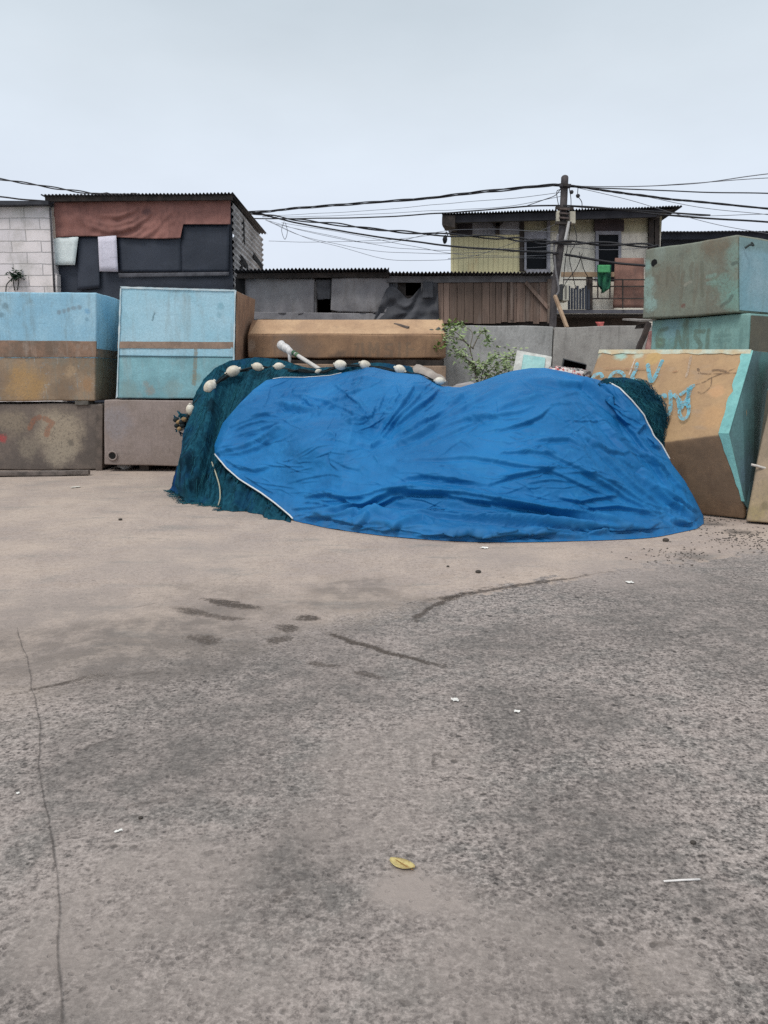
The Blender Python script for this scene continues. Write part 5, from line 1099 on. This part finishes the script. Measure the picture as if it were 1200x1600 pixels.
FOLDS = [(f4([(900, 172), (800, 165), (760, 230), (700, 320), (640, 390), (600, 450)]), .055, 6), (f4([(945, 170), (850, 260), (760, 330), (690, 385)]), .06, 6), (f4([(960, 168), (1010, 150), (1060, 150)]), .03, 5),
 (f4([(480, 470), (560, 492), (610, 470), (665, 455)]), .05, 6), (f4([(560, 515), (670, 500), (800, 450), (900, 400), (1000, 350), (1100, 320), (1200, 308)]), .042, 6), (f4([(860, 425), (960, 385), (1080, 352), (1210, 345)]), .045, 5),
 (f4([(860, 330), (960, 280), (1080, 220), (1190, 195)]), .03, 7), (f4([(30, 250), (100, 278), (180, 292), (275, 312)]), .05, 6), (f4([(170, 228), (230, 268), (285, 308)]), .035, 5), (f4([(315, 308), (365, 250), (450, 200), (520, 160)]), .035, 6),
 (f4([(420, 350), (500, 345), (575, 322)]), .045, 7), (f4([(440, 362), (500, 362), (555, 345)]), .03, 4), (f4([(-10, 480), (60, 400), (135, 350)]), .035, 5), (f4([(-20, 450), (80, 368)]), .03, 4), (f4([(310, 408), (345, 425), (375, 442)]), .035, 4),
 (f4([(210, 895), (350, 850), (500, 826), (620, 770), (700, 742), (780, 727), (910, 718)]), .075, 8), (f4([(380, 915), (480, 862), (600, 812), (700, 765), (800, 742), (930, 745), (1060, 772), (1220, 806)]), .05, 6),
 (f4([(700, 690), (760, 664), (850, 650), (950, 660), (1050, 678), (1230, 700)]), .06, 10), (f4([(200, 768), (330, 752), (420, 778), (495, 825)]), .045, 7), (f4([(455, 950), (560, 882), (650, 866)]), .05, 7), (f4([(620, 955), (700, 935), (780, 902), (850, 880), (910, 905)]), .045, 7),
 (f4([(800, 988), (950, 970), (1100, 958), (1220, 975)]), .045, 6), (f4([(335, 515), (350, 580), (395, 625)]), .03, 6), (f4([(575, 540), (610, 582)]), .025, 4), (f4([(590, 270), (566, 335)]), .03, 5), (f4([(330, 545), (430, 600), (520, 620)]), .018, 7),
 (f4([(100, 690), (220, 660), (340, 640), (450, 660)]), .016, 6), (f4([(30, 220), (120, 190), (220, 180), (330, 150)]), .02, 6), (f4([(420, 130), (520, 110), (640, 130)]), .02, 6), (f4([(640, 200), (600, 300)]), .025, 6), (f4([(700, 130), (720, 200), (680, 280)]), .025, 5),
 (f4([(240, 860), (330, 880), (430, 905), (520, 920)]), .03, 5), (f4([(130, 835), (250, 830), (380, 820)]), .03, 6), (f4([(520, 905), (640, 915), (760, 950)]), .03, 5), (f4([(900, 850), (1010, 860), (1200, 880)]), .03, 6),
 (f5([(250, 108), (350, 124), (450, 138), (540, 140), (605, 192), (680, 258), (760, 328), (835, 375)]), .075, 7), (f5([(330, 52), (450, 88), (560, 150), (640, 212), (720, 268), (825, 322)]), .05, 6), (f5([(440, 70), (560, 118), (660, 190), (760, 262)]), .03, 5),
 (f5([(-40, 312), (120, 290), (220, 272), (310, 235)]), .045, 6), (f5([(110, 366), (250, 330), (330, 290), (390, 236)]), .045, 6), (f5([(300, 408), (400, 408), (470, 405), (545, 448)]), .05, 6), (f5([(120, 468), (250, 466), (410, 472)]), .04, 5),
 (f5([(70, 625), (180, 590), (300, 560), (440, 538)]), .05, 6), (f5([(510, 378), (580, 430), (660, 460), (750, 478)]), .045, 6), (f5([(590, 308), (680, 390), (780, 450), (860, 510), (945, 595)]), .035, 6), (f5([(800, 565), (870, 640), (960, 720), (1060, 780), (1095, 805)]), .075, 7),
 (f5([(815, 455), (880, 520), (960, 580), (1040, 662)]), .045, 6), (f5([(-60, 700), (150, 720), (300, 742), (400, 770), (550, 802), (730, 822)]), .075, 7), (f5([(-60, 792), (120, 812), (300, 822), (500, 832), (700, 836), (910, 842)]), .06, 6), (f5([(420, 688), (520, 710), (600, 692), (710, 680)]), .035, 6),
 (f5([(540, 742), (700, 735), (820, 760), (930, 795)]), .04, 6), (f5([(10, 872), (150, 882), (280, 860), (420, 880), (560, 892)]), .055, 7), (f5([(560, 872), (700, 852), (860, 852)]), .04, 5), (f5([(798, 382), (838, 330), (882, 372)]), .06, 5), (f5([(850, 390), (880, 430), (920, 450)]), .05, 5),
 (f5([(260, 620), (380, 600), (500, 610)]), .022, 6), (f5([(430, 570), (520, 560), (620, 590), (720, 640)]), .025, 7), (f5([(640, 600), (740, 650), (840, 720), (930, 760)]), .03, 6), (f5([(150, 200), (260, 170), (380, 180)]), .02, 8), (f5([(480, 360), (500, 390), (560, 420)]), .03, 5), (f5([(700, 480), (790, 540), (860, 610)]), .03, 6), (f5([(0, 760), (140, 772), (280, 784), (420, 800)]), .035, 5), (f5([(880, 640), (960, 700), (1050, 740), (1110, 760)]), .04, 6), (f5([(960, 800), (1040, 820), (1090, 820)]), .05, 5),
 (f3([(412, 812), (560, 790), (700, 750), (850, 680), (945, 600)]), .065, 7), (f3([(420, 822), (600, 815), (750, 770), (880, 680), (1000, 580)]), .05, 6), (f3([(430, 775), (560, 768), (650, 728)]), .03, 5), (f3([(860, 448), (950, 480), (1060, 492), (1190, 518)]), .045, 6), (f3([(1050, 388), (1120, 450), (1185, 512)]), .035, 6),
 (f3([(540, 655), (650, 600), (760, 570), (905, 590)]), .03, 6), (f3([(610, 695), (690, 668), (770, 648)]), .025, 5), (f3([(480, 850), (600, 920), (720, 942), (860, 898)]), .04, 8), (f3([(690, 542), (800, 520), (905, 532)]), .025, 5), (f3([(560, 480), (640, 440), (740, 400), (850, 380)]), .018, 6), (f3([(640, 980), (760, 1060), (860, 1110)]), .03, 6)]
FOLDS += [(L, a_ * 1.55, w_ * 1.25) for L, a_, w_ in [
 ([(660, 612), (640, 640), (612, 668), (596, 690)], .03, 5), ([(745, 606), (700, 640), (650, 668), (612, 690)], .03, 5), ([(800, 600), (740, 632), (680, 668), (622, 700)], .028, 6), ([(880, 610), (800, 632), (720, 672), (650, 702)], .024, 6),
 ([(345, 690), (420, 668), (500, 648), (560, 650)], .024, 6), ([(350, 672), (410, 650), (470, 634), (540, 630)], .02, 5), ([(420, 610), (480, 622), (540, 640), (590, 670)], .024, 6), ([(520, 600), (560, 630), (585, 665)], .024, 5),
 ([(930, 612), (975, 660), (1010, 710), (1050, 770)], .03, 5), ([(905, 620), (960, 690), (1010, 750), (1070, 800)], .028, 6), ([(870, 640), (930, 700), (990, 760), (1060, 812)], .024, 6), ([(820, 690), (900, 730), (980, 780), (1060, 820)], .028, 6), ([(620, 720), (740, 716), (860, 736), (980, 790)], .024, 6), ([(480, 790), (600, 770), (720, 772), (860, 800), (1000, 828)], .03, 6), ([(540, 815), (660, 806), (800, 818), (940, 830)], .03, 5), ([(470, 812), (560, 806), (640, 814)], .03, 4), ([(700, 834), (800, 838), (900, 834)], .025, 4)]]
disp = np.zeros(PX.shape)
rf = random.Random(3)
for k in range(420):                  # small stray wrinkles, running with the nearby pull of the cloth
    x, y = rf.uniform(345, 1080), rf.uniform(590, 838); 
    a = math.radians(rf.gauss(-22, 22) if x < 780 and y < 720 else (rf.gauss(38, 14) if x > 880 and y < 800 else rf.gauss(2, 12)))
    L = rf.uniform(16, 80); c = rf.uniform(-.25, .25)
    FOLDS.append(([(x, y), (x + math.cos(a) * L * .5, y + math.sin(a) * L * .5), (x + math.cos(a + c) * L, y + math.sin(a + c) * L)], rf.uniform(.005, .017), rf.uniform(2.0, 4.0)))
for pts, A_, w in FOLDS:
    p = np.array(pts); L = np.r_[0, np.cumsum(np.hypot(*(p[1:] - p[:-1]).T))]
    m = (PX > p[:, 0].min() - 50) & (PX < p[:, 0].max() + 50) & (PY > p[:, 1].min() - 50) & (PY < p[:, 1].max() + 50)
    if not m.any(): continue
    x, y = PX[m], PY[m]; best = np.full(x.shape, 1e9); sg = np.zeros(x.shape); tt = np.zeros(x.shape); ov = np.zeros(x.shape)
    for i in range(len(p) - 1):
        ax, ay = p[i]; bx, by = p[i + 1] - p[i]; l2 = bx * bx + by * by + 1e-9
        h = np.clip(((x - ax) * bx + (y - ay) * by) / l2, 0, 1); ex, ey = x - ax - h * bx, y - ay - h * by
        d = np.hypot(ex, ey); cr = bx * ey - by * ex; s = np.where(cr * np.sign(bx if abs(bx) > 1e-6 else 1) >= 0, 1, -1)
        q = d < best; best = np.where(q, d, best); sg = np.where(q, s, sg); tt = np.where(q, (L[i] + h * math.sqrt(l2)) / L[-1], tt)
    w = w * (.72 if A_ < .05 else .85)
    s = best * sg; low = 1.35 if p[:, 1].mean() > 775 else 1.0; tp = np.clip(np.sin(np.pi * np.clip(tt, .0, 1)), 0, 1) ** .55
    endfade = np.exp(-np.maximum(0, best - 18) / 12)
    prof = np.where(s < 0, np.exp(-(s / (w * 1.25)) ** 2), np.exp(-(s / (w * .36)) ** 2)) - .34 * np.exp(-((s - w * .72) / (w * .42)) ** 2)
    disp[m] += A_ * (.88 if A_ < .05 else .85) * low * tp * endfade * prof
q3 = W.copy()
cr1 = 1 - np.abs(vnoise(q3 * np.array([.55, 1, 1.3]) + np.array([0, 0, .35]) * q3[..., :1], 3.4)) * 2
cr2 = 1 - np.abs(vnoise(q3 * np.array([.7, 1, 1.2]) + np.array([0, 0, .3]) * q3[..., :1] + 5, 8.5)) * 2
edge = np.minimum(1, np.minimum(np.minimum(u * 40, (1 - u) * 40), np.minimum(v * 30 + .25, (1 - v) * 12)))
disp = disp * np.clip(edge + .25, 0, 1) + (.013 * cr1 + .007 * cr2 + .0025 * vnoise(q3, 26)) * edge
W = W + NN * disp[..., None]
# the bottom edge lies crumpled on the concrete
on_ground = (np.linspace(0, 1, TU) > .22)
lift = .012 + .016 * np.abs(vnoise(W[0] * 1.0, 5))
W[..., 2] = np.maximum(W[..., 2], .006)
W[0, on_ground, 2] = np.minimum(W[0, on_ground, 2], lift[on_ground])
Wt = W.copy()
# hidden side edge folded round the end of the heap
side = []
for k in range(1, 6):
    s_ = W[:, -1].copy(); s_[:, 0] -= .03 * k; s_[:, 1] += .13 * k * (1 - np.linspace(0, 1, TV) * .75); s_[:, 2] = np.maximum(.006, s_[:, 2] - .01 * k); side.append(s_)
W = np.concatenate([W, np.stack(side, 1)], 1)
W = back_rows(W, 8, 1.0)
# push the net back wherever the tarp lies over it
d_ = Wt - np.array([0, 0, CAM_H]); zf = d_[..., 1] * cp - d_[..., 2] * sp; yu = d_[..., 1] * sp + d_[..., 2] * cp
tp_ = np.stack([600 + F * d_[..., 0] / zf, 800 - F * yu / zf, Wt[..., 1]], -1)[::3, ::3].reshape(-1, 3)
d_ = Wn - np.array([0, 0, CAM_H]); zf = d_[..., 1] * cp - d_[..., 2] * sp; yu = d_[..., 1] * sp + d_[..., 2] * cp
np_ = np.stack([600 + F * d_[..., 0] / zf, 800 - F * yu / zf], -1)
for r in range(NV):
    for blk_ in (slice(0, 115), slice(115, 230)):
        q = np_[r, blk_]; dd = (q[:, None, 0] - tp_[None, :, 0]) ** 2 + (q[:, None, 1] - tp_[None, :, 1]) ** 2
        i = dd.argmin(1); near_ = dd[np.arange(len(i)), i] < 36; Y_ = Wn[r, blk_, 1]
        need = tp_[i, 2] + .07
        new = np.where(near_ & (Y_ < need), need, Y_)
        f = new / Y_; cen = np.array([0, 0, CAM_H])
        Wn[r, blk_] = cen + (Wn[r, blk_] - cen) * f[:, None]
Wn[..., 2] = np.maximum(Wn[..., 2], .004)
Wnb = back_rows(Wn, 10, 1.1)

n = N('teal_fishing_net')
pz = n.scl(1, 1, .22); f1 = n.noise(22, 5, .7, vec=pz); f2 = n.noise(70, 4, .7, vec=n.scl(1, 1, .3)); big = n.noise(2.2, 4, .6)
col = n.mix(n.step(f1, .25, .75), C(14, 50, 66), C(32, 84, 102)); col = n.mix(n.step(big, .5, .68, 0, .6), col, C(18, 56, 90)); lw = n.vm('DISTANCE', n.pos, tuple(P(284, 725, 10.8))); col = n.mix(n.step(lw, .25, .7, .8, 0), col, C(16, 52, 108)); col = n.mix(n.step(n.noise(3.3, 5, .65, vec=n.scl(1, 1, .4)), .52, .66, 0, .75), col, C(8, 26, 36))
col = n.mix(n.step(f2, .55, .8, 0, .55), col, C(58, 112, 128))
X_ = n.xyz()[0]
m_net = n.done(col, .95, n.bump(n.math('ADD', f1, n.math('MULTIPLY', f2, .5)), .5, .015), .08)
n = N('net_twine'); f1 = n.noise(3, 3); m_twine = n.done(n.mix(n.step(f1, .4, .6), C(40, 96, 108), C(24, 66, 84)), .9, None, .1)
m_ropeD = plain('dark_float_line', C(30, 38, 40), .9)
m_float = weather('ivory_float', C(226, 220, 204), C(200, 190, 170), 7, 40, rough=.55, var=.12, spec=.35, streak=(C(150, 140, 120), .4))
m_hem = plain('white_hem_rope', C(206, 210, 210), .8)
net = thing('fishing_net', 'heap of dark teal fishing net with white floats, half under the blue tarp', 'fishing net', G(420, 800) + Vector((0, .8, 0)))
mb = mb_grid(Wnb)
# right hand lump bulging out from behind the tarp
lc = P(968, 668, 9.1); A = []
for i in range(44):
    ti = i / 43; row = []
    for k in range(61):
        a = 2 * math.pi * k / 60
        if ti < .55: ph = ti / .55 * math.pi / 2; rr, hh = math.sin(ph), math.cos(ph)
        else: rr, hh = 1 + .12 * (ti - .55), -(ti - .55) / .45 * 1.6
        p = lc + Vector((math.cos(a) * rr * .53, math.sin(a) * rr * .33 , hh * .57))
        nn_ = noise.noise(Vector((p.x * 3, p.y * 3, p.z * 2.2))) * .07 + noise.noise(p * 9) * .03 + (.02 * math.sin(a * 14 + p.z * 5))
        p = lc + (p - lc) * (1 + nn_); p.z = max(.004, p.z); row.append(p)
    A.append(row)
mb.grid(A)
mb.build('net_mass', m_net, net, recalc=True)
# loose twine standing off the net skin
mb = MB(); rs = random.Random(5)
vis = []
for r in range(0, NV):
    for c in range(0, int(NU * .9)): vis.append((r, c))
for k in range(420):
    r, c = rs.randrange(0, NV - 2), rs.randrange(0, int(NU * .75)); ln = rs.randrange(8, 34); pts = []
    off = rs.uniform(.004, .03); ph = rs.uniform(0, 6); dr = rs.uniform(-.25, .25)
    for j in range(0, ln, 3):
        rr, cc = min(NV - 1, r + j), min(NU - 1, max(0, int(c + dr * j)))
        p = Wn[rr, cc]; view = np.array([0, 0, CAM_H]) - p; view /= np.linalg.norm(view)
        q = p + view * off * math.sin(math.pi * (j + 1) / (ln + 1)) + np.array([.006 * math.sin(j + ph), 0, 0]); q[2] = max(.003, q[2]); pts.append(Vector(q))
    if len(pts) > 2: mb.tube(pts, .0028, 3, cap=False)
for k in range(500):
    i, j = rs.randrange(4, 30), rs.randrange(34, 58); pts = []
    for s in range(6):
        p = A[min(43, i + s)][(j + (s * rs.choice((0, 1))) // 2) % 60]; d = (p - lc).normalized(); pts.append(p + d * .03 * math.sin(math.pi * (s + .5) / 6) + Vector((rs.gauss(0, .008),) * 3))
    mb.tube(pts, .0028, 3, cap=False)
for k in range(260):                  # ends and loops lying out on the concrete along the hem
    c = rs.randrange(0, int(NU * .46)); p = Vector(Wn[1, c]); p.z = .006; pts = [p + Vector((0, .05, .02))]; a_ = rs.gauss(-1.9, .6)
    for j in range(rs.randrange(3, 7)):
        a_ += rs.gauss(0, .7); p = p + Vector((math.cos(a_), math.sin(a_), 0)) * .028; pts.append(Vector((p.x, p.y, .004 + .008 * rs.random())))
    mb.tube(curve(pts, 3), .0032, 3, cap=False)
mb.build('loose_twine', m_twine, net, kind='stuff', recalc=False)
# float line
from mathutils import Matrix
fl = [(283, 668, 10.8, 1.2, .6), (297.5, 640, 10.78, 1.45, 1), (328, 605, 10.88, .95, 1), (364, 579.5, 11.15, .28, 1), (402.5, 572, 11.25, .02, 1), (436, 573.5, 11.2, -.1, .95), (497, 579, 10.85, .1, .4), (532, 570, 10.7, .12, .95), (570.5, 569.5, 10.42, -.1, .95), (625, 577, 10.2, -.25, .9), (687, 596, 9.82, -.3, .75)]
for (x, y, Y, ang, s) in fl:
    s *= R.uniform(.74, .98); y += R.uniform(-1.5, 1.5); Rm = Matrix.Rotation(-ang + R.uniform(-.3, .3), 3, 'Y') @ Matrix.Rotation(R.uniform(-.5, .5), 3, 'Z')
    mb = MB(); mb.ball(P(x, y, Y), .108 * s, .08 * s, .080 * s, Rm, 16, 12)
    d = Rm @ Vector((1, 0, 0)); p = P(x, y, Y)
    mb.tube([p - d * .125 * s, p - d * .1 * s], .022 * s, 8); mb.tube([p + d * .1 * s, p + d * .125 * s], .022 * s, 8)
    mb.build('float', m_float, net)
mb = MB(); c = curve([P(x, y + 3, Y + .02) for x, y, Y, a, s in fl], 12); mb.tube([p + noise.noise_vector(p * 4) * .02 for p in c], .014, 6)
for k in range(3):
    mb.tube([p + noise.noise_vector(p * 3 + Vector((k * 7, 0, 0))) * .06 for p in c], .008, 5)
mb.build('float_line', m_ropeD, net)
m_brfl = weather('brown_float', C(170, 140, 96), C(120, 96, 66), 10, 50)
for i in range(7):
    mb = MB(); mb.ball(P(275 + (i % 4) * 4.4 + R.uniform(-1, 1), 657 + (i // 4) * 9 + R.uniform(-2, 5), 10.75), .036, .036, .03, n=9, m=7, jit=.3); mb.build('small_float', m_brfl if i % 2 else m_ropeD, net)
mb = MB()
for k in range(26):
    p = P(284 + R.uniform(-6, 8), 655 + R.uniform(-10, 14), 10.85); mb.tube([p, p + Vector((R.uniform(-.09, .09), R.uniform(-.03, .03), R.uniform(-.08, .06))), p + Vector((R.uniform(-.1, .1), 0, R.uniform(-.15, .05)))], .01, 4)
mb.build('frayed_ends', m_twine, net)
mb = MB(); mb.tube(curve([P(331, 722, nd(331, 722, -.06)), P(338, 742, nd(338, 742, -.07)), P(343, 760, nd(343, 760, -.07)), P(344, 778, nd(344, 778, -.08)), P(341, 790, nd(341, 790, -.06))]), .009, 6)
mb.build('hanging_cord', plain('pale_cord', C(168, 168, 150), .9), net)

# --- the tarp object
n = N('blue_tarpaulin')
wv_ = n.noise(1.3, 5, .6); f = n.noise(260, 2, .5); g = n.noise(7, 5, .65)
col = n.mix(n.step(wv_, .36, .66), C(16, 98, 154), C(26, 113, 172)); col = n.mix(n.step(g, .52, .74, 0, .45), col, C(46, 126, 178))
col = n.mix(n.step(n.noise(3.1, 5, .7), .60, .74, 0, .35), col, C(52, 108, 156))
col = n.mix(n.math('MULTIPLY', n.step(n.xyz()[2], .0, .28, 1, 0), n.step(g, .4, .6, .1, .5)), col, C(60, 104, 146))
nbm = n.bump(f, .12, .003); cr = n.noise(15, 6, .72, dist=.6); nbm = n.bump(cr, .30, .010, nbm)
cr = n.noise(4.5, 4, .6, vec=n.scl(.5, 1, 1.5), dist=1.0); nbm = n.bump(cr, .2, .03, nbm)
m_tarp = n.done(col, n.step(g, .3, .7, .55, .68), nbm, .25)
tarp = thing('tarp', 'large crumpled blue tarp draped over the heap of fishing net', 'tarp', G(760, 846) + Vector((0, .6, 0)))
mb_grid(W).build('tarp_sheet', m_tarp, tarp, recalc=True)
def hem(idx, r=.012):
    pts = [Vector(p) for p in idx]; mb = MB(); mb.tube([p + Vector((0, -.008, .004)) for p in pts], r, 6); mb.build('hem_rope', m_hem, tarp)
kx = int(TU * .27)
hem(Wt[0, 0:int(TU * .2):2].tolist(), .0095); hem(Wt[-1, int(TU * .02):int(TU * .22):2].tolist(), .006); hem(Wt[int(TV * .42)::2, -1].tolist(), .009)

# ================================================================== SMALL THINGS ON THE CONCRETE
def leaf_mesh(c, L, w, ang, curl=.25):
    d = Vector((math.cos(ang), math.sin(ang), 0)); s = Vector((-d.y, d.x, 0)); A = []
    for i in range(13):
        u_ = i / 12; hw = w * math.sin(math.pi * (.04 + .92 * u_)) ** .75; row = []
        for k in range(7):
            q = (k - 3) / 3; row.append(c + d * (u_ - .5) * L + s * q * hw + Vector((0, 0, .004 + curl * w * (q * q * .7 + (2 * u_ - 1) ** 2 * .7) - .002 * (k == 3))))
        A.append(row)
    return MB().grid(A, True, (0, 0, .0012))
n = N('yellow_leaf'); dcol = n.noise(60, 4, .6); m_yl = n.done(n.mix(n.step(dcol, .4, .62), C(196, 180, 122), C(172, 150, 100)), .6, n.bump(n.noise(90, 3), .3, .003), .35)
t = thing('fallen_leaf', 'yellow oval leaf lying on the rough concrete in the foreground', 'leaf', G(628, 1353))
leaf_mesh(G(628, 1353), .088, .024, -.5).build('leaf_blade', m_yl, t)
mb = MB(); mb.tube([G(612, 1343) + Vector((0, 0, .008)), G(640, 1359) + Vector((0, 0, .006)), G(646, 1363) + Vector((0, 0, .008))], [.0012, .0016, .001], 5); mb.build('leaf_vein', plain('leaf_vein', C(150, 112, 64)), t)
mb = MB(); a, b = G(1037, 1377, .004), G(1094, 1374, .004); mb.tube([a, a.lerp(b, .5) + Vector((0, 0, .001)), b], .0032, 8); mb.build('drinking_straw', plain('white_plastic', C(222, 218, 214), .45), None, 'thin white plastic stick on the concrete at the lower right', 'stick', loc=(a + b) / 2 - Vector((0, 0, .004)))
m_pap = plain('white_paper', C(226, 224, 218), .8)
def scrap(px, py, L, w, ang, label, cat='litter', m=m_pap, name='paper_scrap'):
    c = G(px, py); d = Vector((math.cos(ang), math.sin(ang), 0)); s = Vector((-d.y, d.x, 0))
    A = [[c + d * (i / 4 - .5) * L * (1 + .2 * math.sin(k * 3 + px)) + s * (k / 3 - .5) * w * (1 + .3 * math.sin(i * 2.2 + py)) + Vector((0, 0, .004 + w * .12 * abs(math.sin(i * 1.7 + k * 1.1 + px)))) for k in range(4)] for i in range(5)]
    MB().grid(A, False, (0, 0, .0015)).build(name, m, None, label, cat, loc=c)
scrap(185, 1300, .026, .010, .6, 'tiny white scrap on the concrete right of the long crack')
scrap(984, 911, .05, .05, .1, 'white scrap on the concrete below the right part of the tarp')
scrap(711, 1095, .03, .035, .2, 'white scrap left of two in the middle of the concrete')
scrap(808, 1113, .026, .022, -.3, 'small bent white scrap right of two in the middle of the concrete')
scrap(28, 1241, .012, .012, .3, 'pale speck of litter left of the long crack')
scrap(757, 857, .06, .06, .8, 'white crumb of litter just in front of the tarp edge')
scrap(118, 762, .14, .1, .8, 'flat pale scrap on the smooth concrete before the low left tanks', m=plain('pale_paper', C(205, 200, 190)))
def pebble(px, py, r, label, c=C(78, 72, 66)):
    mb = MB(); mb.ball(G(px, py) + Vector((0, 0, r * .5)), r * 1.2, r, r * .7, n=10, m=7, jit=.5)
    mb.build('pebble', weather('pebble_stone', c, tuple(x * .7 for x in c[:3]) + (1,), 20, 60), None, label, 'stone', 'stray stones on the concrete', loc=G(px, py))
pebble(747, 895, .018, 'dark stone in front of the middle of the tarp')
pebble(700, 886, .013, 'small dark stone left of the stone before the tarp')
pebble(188, 813, .022, 'dark stone on the smooth concrete left of the net'); pebble(1040, 846, .028, 'dark scrap of stone near the right foot of the tarp')
pebble(1083, 1318, .009, 'tiny dark stone above the white plastic stick'); pebble(220, 1279, .008, 'tiny dark stone beside the small white scrap near the crack')
dm = MB(); rd = random.Random(21)
for k in range(420):
    px, py = rd.choice([(1150, 838), (1110, 812), (1060, 870), (1175, 848)]); px += rd.gauss(0, 34); py += rd.gauss(0, 7)
    if py < 808: continue
    dm.ball(G(px, py) + Vector((0, 0, .004)), rd.uniform(.003, .013), rd.uniform(.003, .012), rd.uniform(.002, .007), n=6, m=4, jit=.6)
dm.build('grit', weather('dark_grit', C(112, 104, 97), C(80, 74, 69), 20, 60), None, 'dark grit and crumbs scattered at the foot of the tan tank', 'grit', kind='stuff', loc=G(1120, 840))

# ================================================================== SKY AND SUN
SUN_EL, SUN_AZ = math.radians(56), math.radians(214)      # azimuth clockwise from +Y
w = bpy.data.worlds.new('World'); scene.world = w; w.use_nodes = True; nt = w.node_tree; nt.nodes.clear()
out = nt.nodes.new('ShaderNodeOutputWorld'); sky = nt.nodes.new('ShaderNodeTexSky'); sky.sky_type = 'NISHITA'; sky.sun_disc = False
sky.sun_elevation = SUN_EL; sky.sun_rotation = SUN_AZ; sky.air_density = 1.0; sky.dust_density = 4.0; sky.ozone_density = 1.0
b1 = nt.nodes.new('ShaderNodeBackground'); b1.inputs[1].default_value = .08; nt.links.new(sky.outputs[0], b1.inputs[0])
tc = nt.nodes.new('ShaderNodeTexCoord'); sx = nt.nodes.new('ShaderNodeSeparateXYZ'); nt.links.new(tc.outputs['Generated'], sx.inputs[0])
rp = nt.nodes.new('ShaderNodeValToRGB'); el = rp.color_ramp.elements
el[0].position = 0.0; el[0].color = C(222, 230, 240)
el[1].position = 1.0; el[1].color = C(236, 240, 244, 1.15)
for p, c in [(.19, C(223, 232, 246)), (.28, C(220, 230, 241)), (.36, C(212, 222, 231)), (.43, C(202, 213, 222)), (.52, C(200, 210, 219)), (.68, C(214, 221, 227))]:
    e = el.new(p); e.color = c
nz = nt.nodes.new('ShaderNodeTexNoise'); nz.inputs['Scale'].default_value = 1.6; nz.inputs['Detail'].default_value = 4
ma = nt.nodes.new('ShaderNodeMath'); ma.operation = 'MULTIPLY_ADD'; ma.inputs[1].default_value = .16; ma.inputs[2].default_value = -.08
nt.links.new(tc.outputs['Generated'], nz.inputs['Vector']); nt.links.new(nz.outputs[0], ma.inputs[0])
ad = nt.nodes.new('ShaderNodeMath'); ad.operation = 'ADD'; nt.links.new(sx.outputs[2], ad.inputs[0]); nt.links.new(ma.outputs[0], ad.inputs[1]); nt.links.new(ad.outputs[0], rp.inputs[0])
mp = nt.nodes.new('ShaderNodeMapping'); mp.inputs['Scale'].default_value = (1, 1, 2.6); nt.links.new(tc.outputs['Generated'], mp.inputs[0])
n2_ = nt.nodes.new('ShaderNodeTexNoise'); n2_.inputs['Scale'].default_value = 2.6; n2_.inputs['Detail'].default_value = 6; n2_.inputs['Roughness'].default_value = .55; nt.links.new(mp.outputs[0], n2_.inputs['Vector'])
mr = nt.nodes.new('ShaderNodeMapRange'); mr.inputs[1].default_value = .3; mr.inputs[2].default_value = .7; mr.inputs[3].default_value = .955; mr.inputs[4].default_value = 1.045; nt.links.new(n2_.outputs[0], mr.inputs[0])
b2 = nt.nodes.new('ShaderNodeBackground'); nt.links.new(mr.outputs[0], b2.inputs[1]); nt.links.new(rp.outputs[0], b2.inputs[0])
mx = nt.nodes.new('ShaderNodeMixShader'); mx.inputs[0].default_value = .93
nt.links.new(b1.outputs[0], mx.inputs[1]); nt.links.new(b2.outputs[0], mx.inputs[2]); nt.links.new(mx.outputs[0], out.inputs[0])
sl = bpy.data.lights.new('sun', 'SUN'); sl.energy = 1.5; sl.angle = math.radians(20); sl.color = (1, .965, .92)
so = bpy.data.objects.new('sun', sl); COL.objects.link(so)
dv = Vector((math.sin(SUN_AZ) * math.cos(SUN_EL), math.cos(SUN_AZ) * math.cos(SUN_EL), math.sin(SUN_EL)))
so.rotation_euler = dv.to_track_quat('Z', 'Y').to_euler(); so.location = dv * 40
vs = scene.view_settings; scene.display_settings.display_device = 'sRGB'
vs.view_transform = 'Standard'; vs.look = 'None'; vs.exposure = 0.12; vs.gamma = 1.0; vs.use_curve_mapping = False
scene.cycles.use_denoising = False; scene.cycles.max_bounces = 6; scene.cycles.diffuse_bounces = 3
try: scene.cycles.denoising_prefilter = 'ACCURATE'; scene.cycles.denoiser = 'OPENIMAGEDENOISE'
except Exception: pass
for o in bpy.data.objects:
    if '_w' in o: del o['_w']
